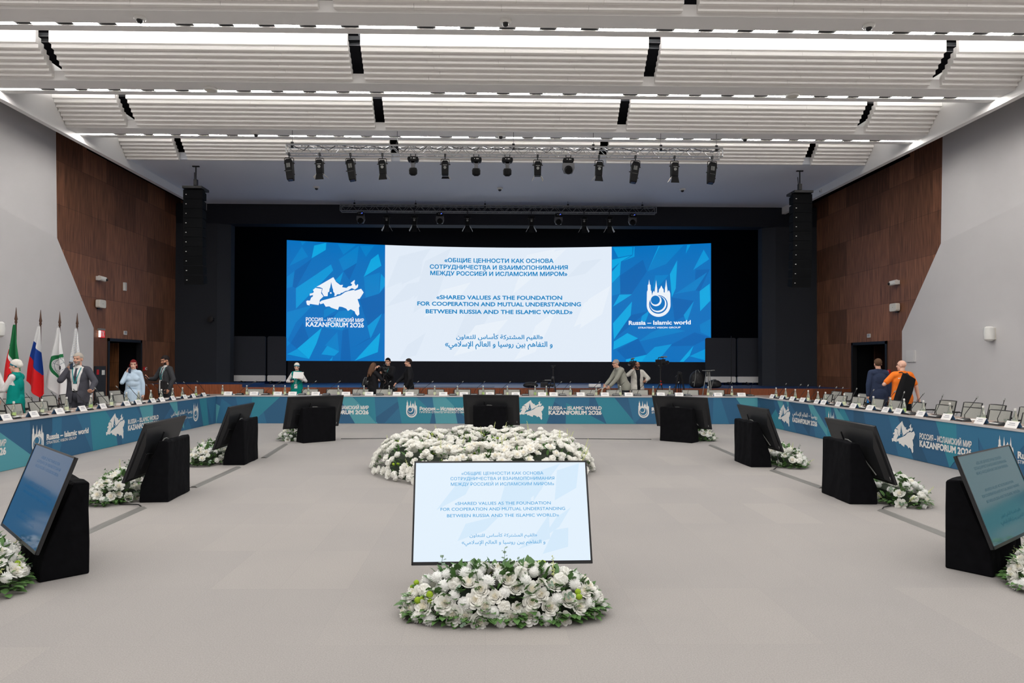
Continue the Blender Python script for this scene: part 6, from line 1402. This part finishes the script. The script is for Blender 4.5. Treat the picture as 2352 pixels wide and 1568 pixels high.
# ------------------------------------------------------------------ tripods, cameras and bags before the stage
def tripod(label, x, y, h, spread, rz=0, heavy=False, column=0.0):
    t = thing('tripod', label, 'tripod', (x, y, 0), rz, 'camera tripods before the stage'); hz = h-column
    for k in range(3):
        a = 2*PI*k/3+.5; e = (spread*math.cos(a), spread*math.sin(a), .01)
        def leg(m):
            if heavy:
                n = V((-math.sin(a), math.cos(a), 0))*.028
                for sg in (-1, 1): m.tube([V((.04*math.cos(a), .04*math.sin(a), hz))+n*sg, V(e)*.55+V((0, 0, hz*.45))+n*sg], .013, 6)
                m.tube([V(e)*.45+V((0, 0, hz*.55)), e], .016, 6); m.box((e[0]*.55-.035, e[1]*.55-.035, hz*.43), (e[0]*.55+.035, e[1]*.55+.035, hz*.48))
            else: m.tube([(.03*math.cos(a), .03*math.sin(a), hz), V(e)*.5+V((0, 0, hz*.5))], .015, 6); m.tube([V(e)*.5+V((0, 0, hz*.5)), e], .011, 6); m.ball(e, .018, 6, 4)
        part(t, 'leg', M['greyplastic'] if heavy == 2 else M['blackmetal'], leg, True)
    part(t, 'crown', M['black'], lambda m: (m.lathe([(.05, hz-.04), (.055, hz), (.04, hz+.04), (.018, hz+.05), (.018, h)], 12), m.box((-.06, -.05, h), (.06, .05, h+.03)), m.ball((0, 0, h-.03), .04, 10, 6)), True)
    part(t, 'pan_handle', M['black'], lambda m: m.tube([(.03, .03, h-.01), (.14, .22, h-.12)], .009, 6), True)
    return t
t = tripod('black tripod under the video camera between the people in black', -3.10, 20.75, 1.30, .42); camcorder('black video camera on the tripod between the people in black', (-3.10, 20.75, 1.43), .3)
t = tripod('bare black tripod standing alone before the stage right of the middle', 2.02, 20.6, 1.53, .40, .4, column=.35)
t = tripod('black tripod with red knob under the tall pole camera right of the cable person', 5.28, 20.6, 1.55, .48, .2, column=.55); part(t, 'red_knob', M['red'], lambda m: (m.ball((0, -.04, 1.0), .03, 8, 6), m.ball((.0, -.02, 1.09), .022, 8, 6)))
camcorder('video camera on the tall pole tripod before the blue right screen', (5.28, 20.6, 1.68), .6)
tripod('heavy black double-leg tripod before the stage, left of the black bags', 5.86, 20.6, 1.34, .36, .8, 1)
t = tripod('heavy grey tripod in front of the black bags on the stage edge', 6.72, 20.6, 1.38, .30, .2, 2); part(t, 'top_plate', M['greyplastic'], lambda m: (m.box((-.16, -.05, 1.41), (.12, .05, 1.43)), m.box((.12, -.02, 1.42), (.22, .02, 1.44))))
def bag(label, x, y, z, w_, d_, h_, strap=True, rz=0):
    t = thing('camera_bag', label, 'bag', (x, y, z), rz, 'black bags on the stage edge')
    blob('bag_body', [('e', (0, 0, h_*.45), (w_/2, d_/2, h_*.5), None), ('e', (w_*.1, 0, h_*.3), (w_*.42, d_*.5, h_*.3), None), ('e', (-w_*.15, 0, h_*.3), (w_*.36, d_*.45, h_*.3), None)], .02, mat('black_bag_nylon', (22, 22, 25), .6, bump=(20, .4)), t, 2, [((0, 0, 0.004), (0, 0, -1))])
    if strap: part(t, 'strap', M['greyplastic'], lambda m: m.tube([(-w_*.3, -d_*.5, h_*.1), (-w_*.22, -d_*.55, h_*.6), (-w_*.1, -d_*.2, h_*.98), (w_*.06, -d_*.1, h_*1.0), (w_*.14, -d_*.3, h_*.86)], .011, 5), True)
bag('black backpack on the stage edge left of the long haired person', -4.10, 23.35, SZ, .30, .25, .34)
bag('flat black bag lying on the stage edge behind the bare tripod', 1.52, 23.4, SZ, .52, .3, .2, False)
camcorder('black video camera lying on the stage edge beside the flat black bag', (2.02, 23.35, SZ+.10), 1.3)
bag('big black backpack on the stage edge behind the heavy grey tripod', 7.25, 23.4, SZ, .52, .4, .62)
bag('black bag lying right of the big backpack on the stage edge', 7.85, 23.4, SZ, .5, .35, .3)
t = thing('white_box', 'flat white box on the stage edge beside the leaning person', 'box', (3.72, 23.4, SZ), 0); part(t, 'box_body', M['paper'], lambda m: m.box((-.2, -.1, .03), (.2, .1, .13))); part(t, 'box_base', M['greyplastic'], lambda m: m.box((-.19, -.09, 0), (.19, .09, .03)))
t = thing('microphone_stand', 'thin black stand between the two rolling screens at right', 'stand', (9.42, 26.1, SZ), 0); part(t, 'pole', M['blackmetal'], lambda m: m.tube([(0, 0, .1), (0, 0, 1.9)], .012, 6), True)
for k in range(3): part(t, 'leg', M['blackmetal'], lambda m: m.tube([(0, 0, .14), (.28*math.cos(k*2.1+.4), .28*math.sin(k*2.1+.4), .012)], .012, 6), True)
wire([(-2.5, 23.5, SZ+.008), (0.2, 23.45, SZ+.008), (.28, 23.4, SZ+.02)], 'black cable lying along the stage edge near the middle')
bpy.context.view_layer.update()
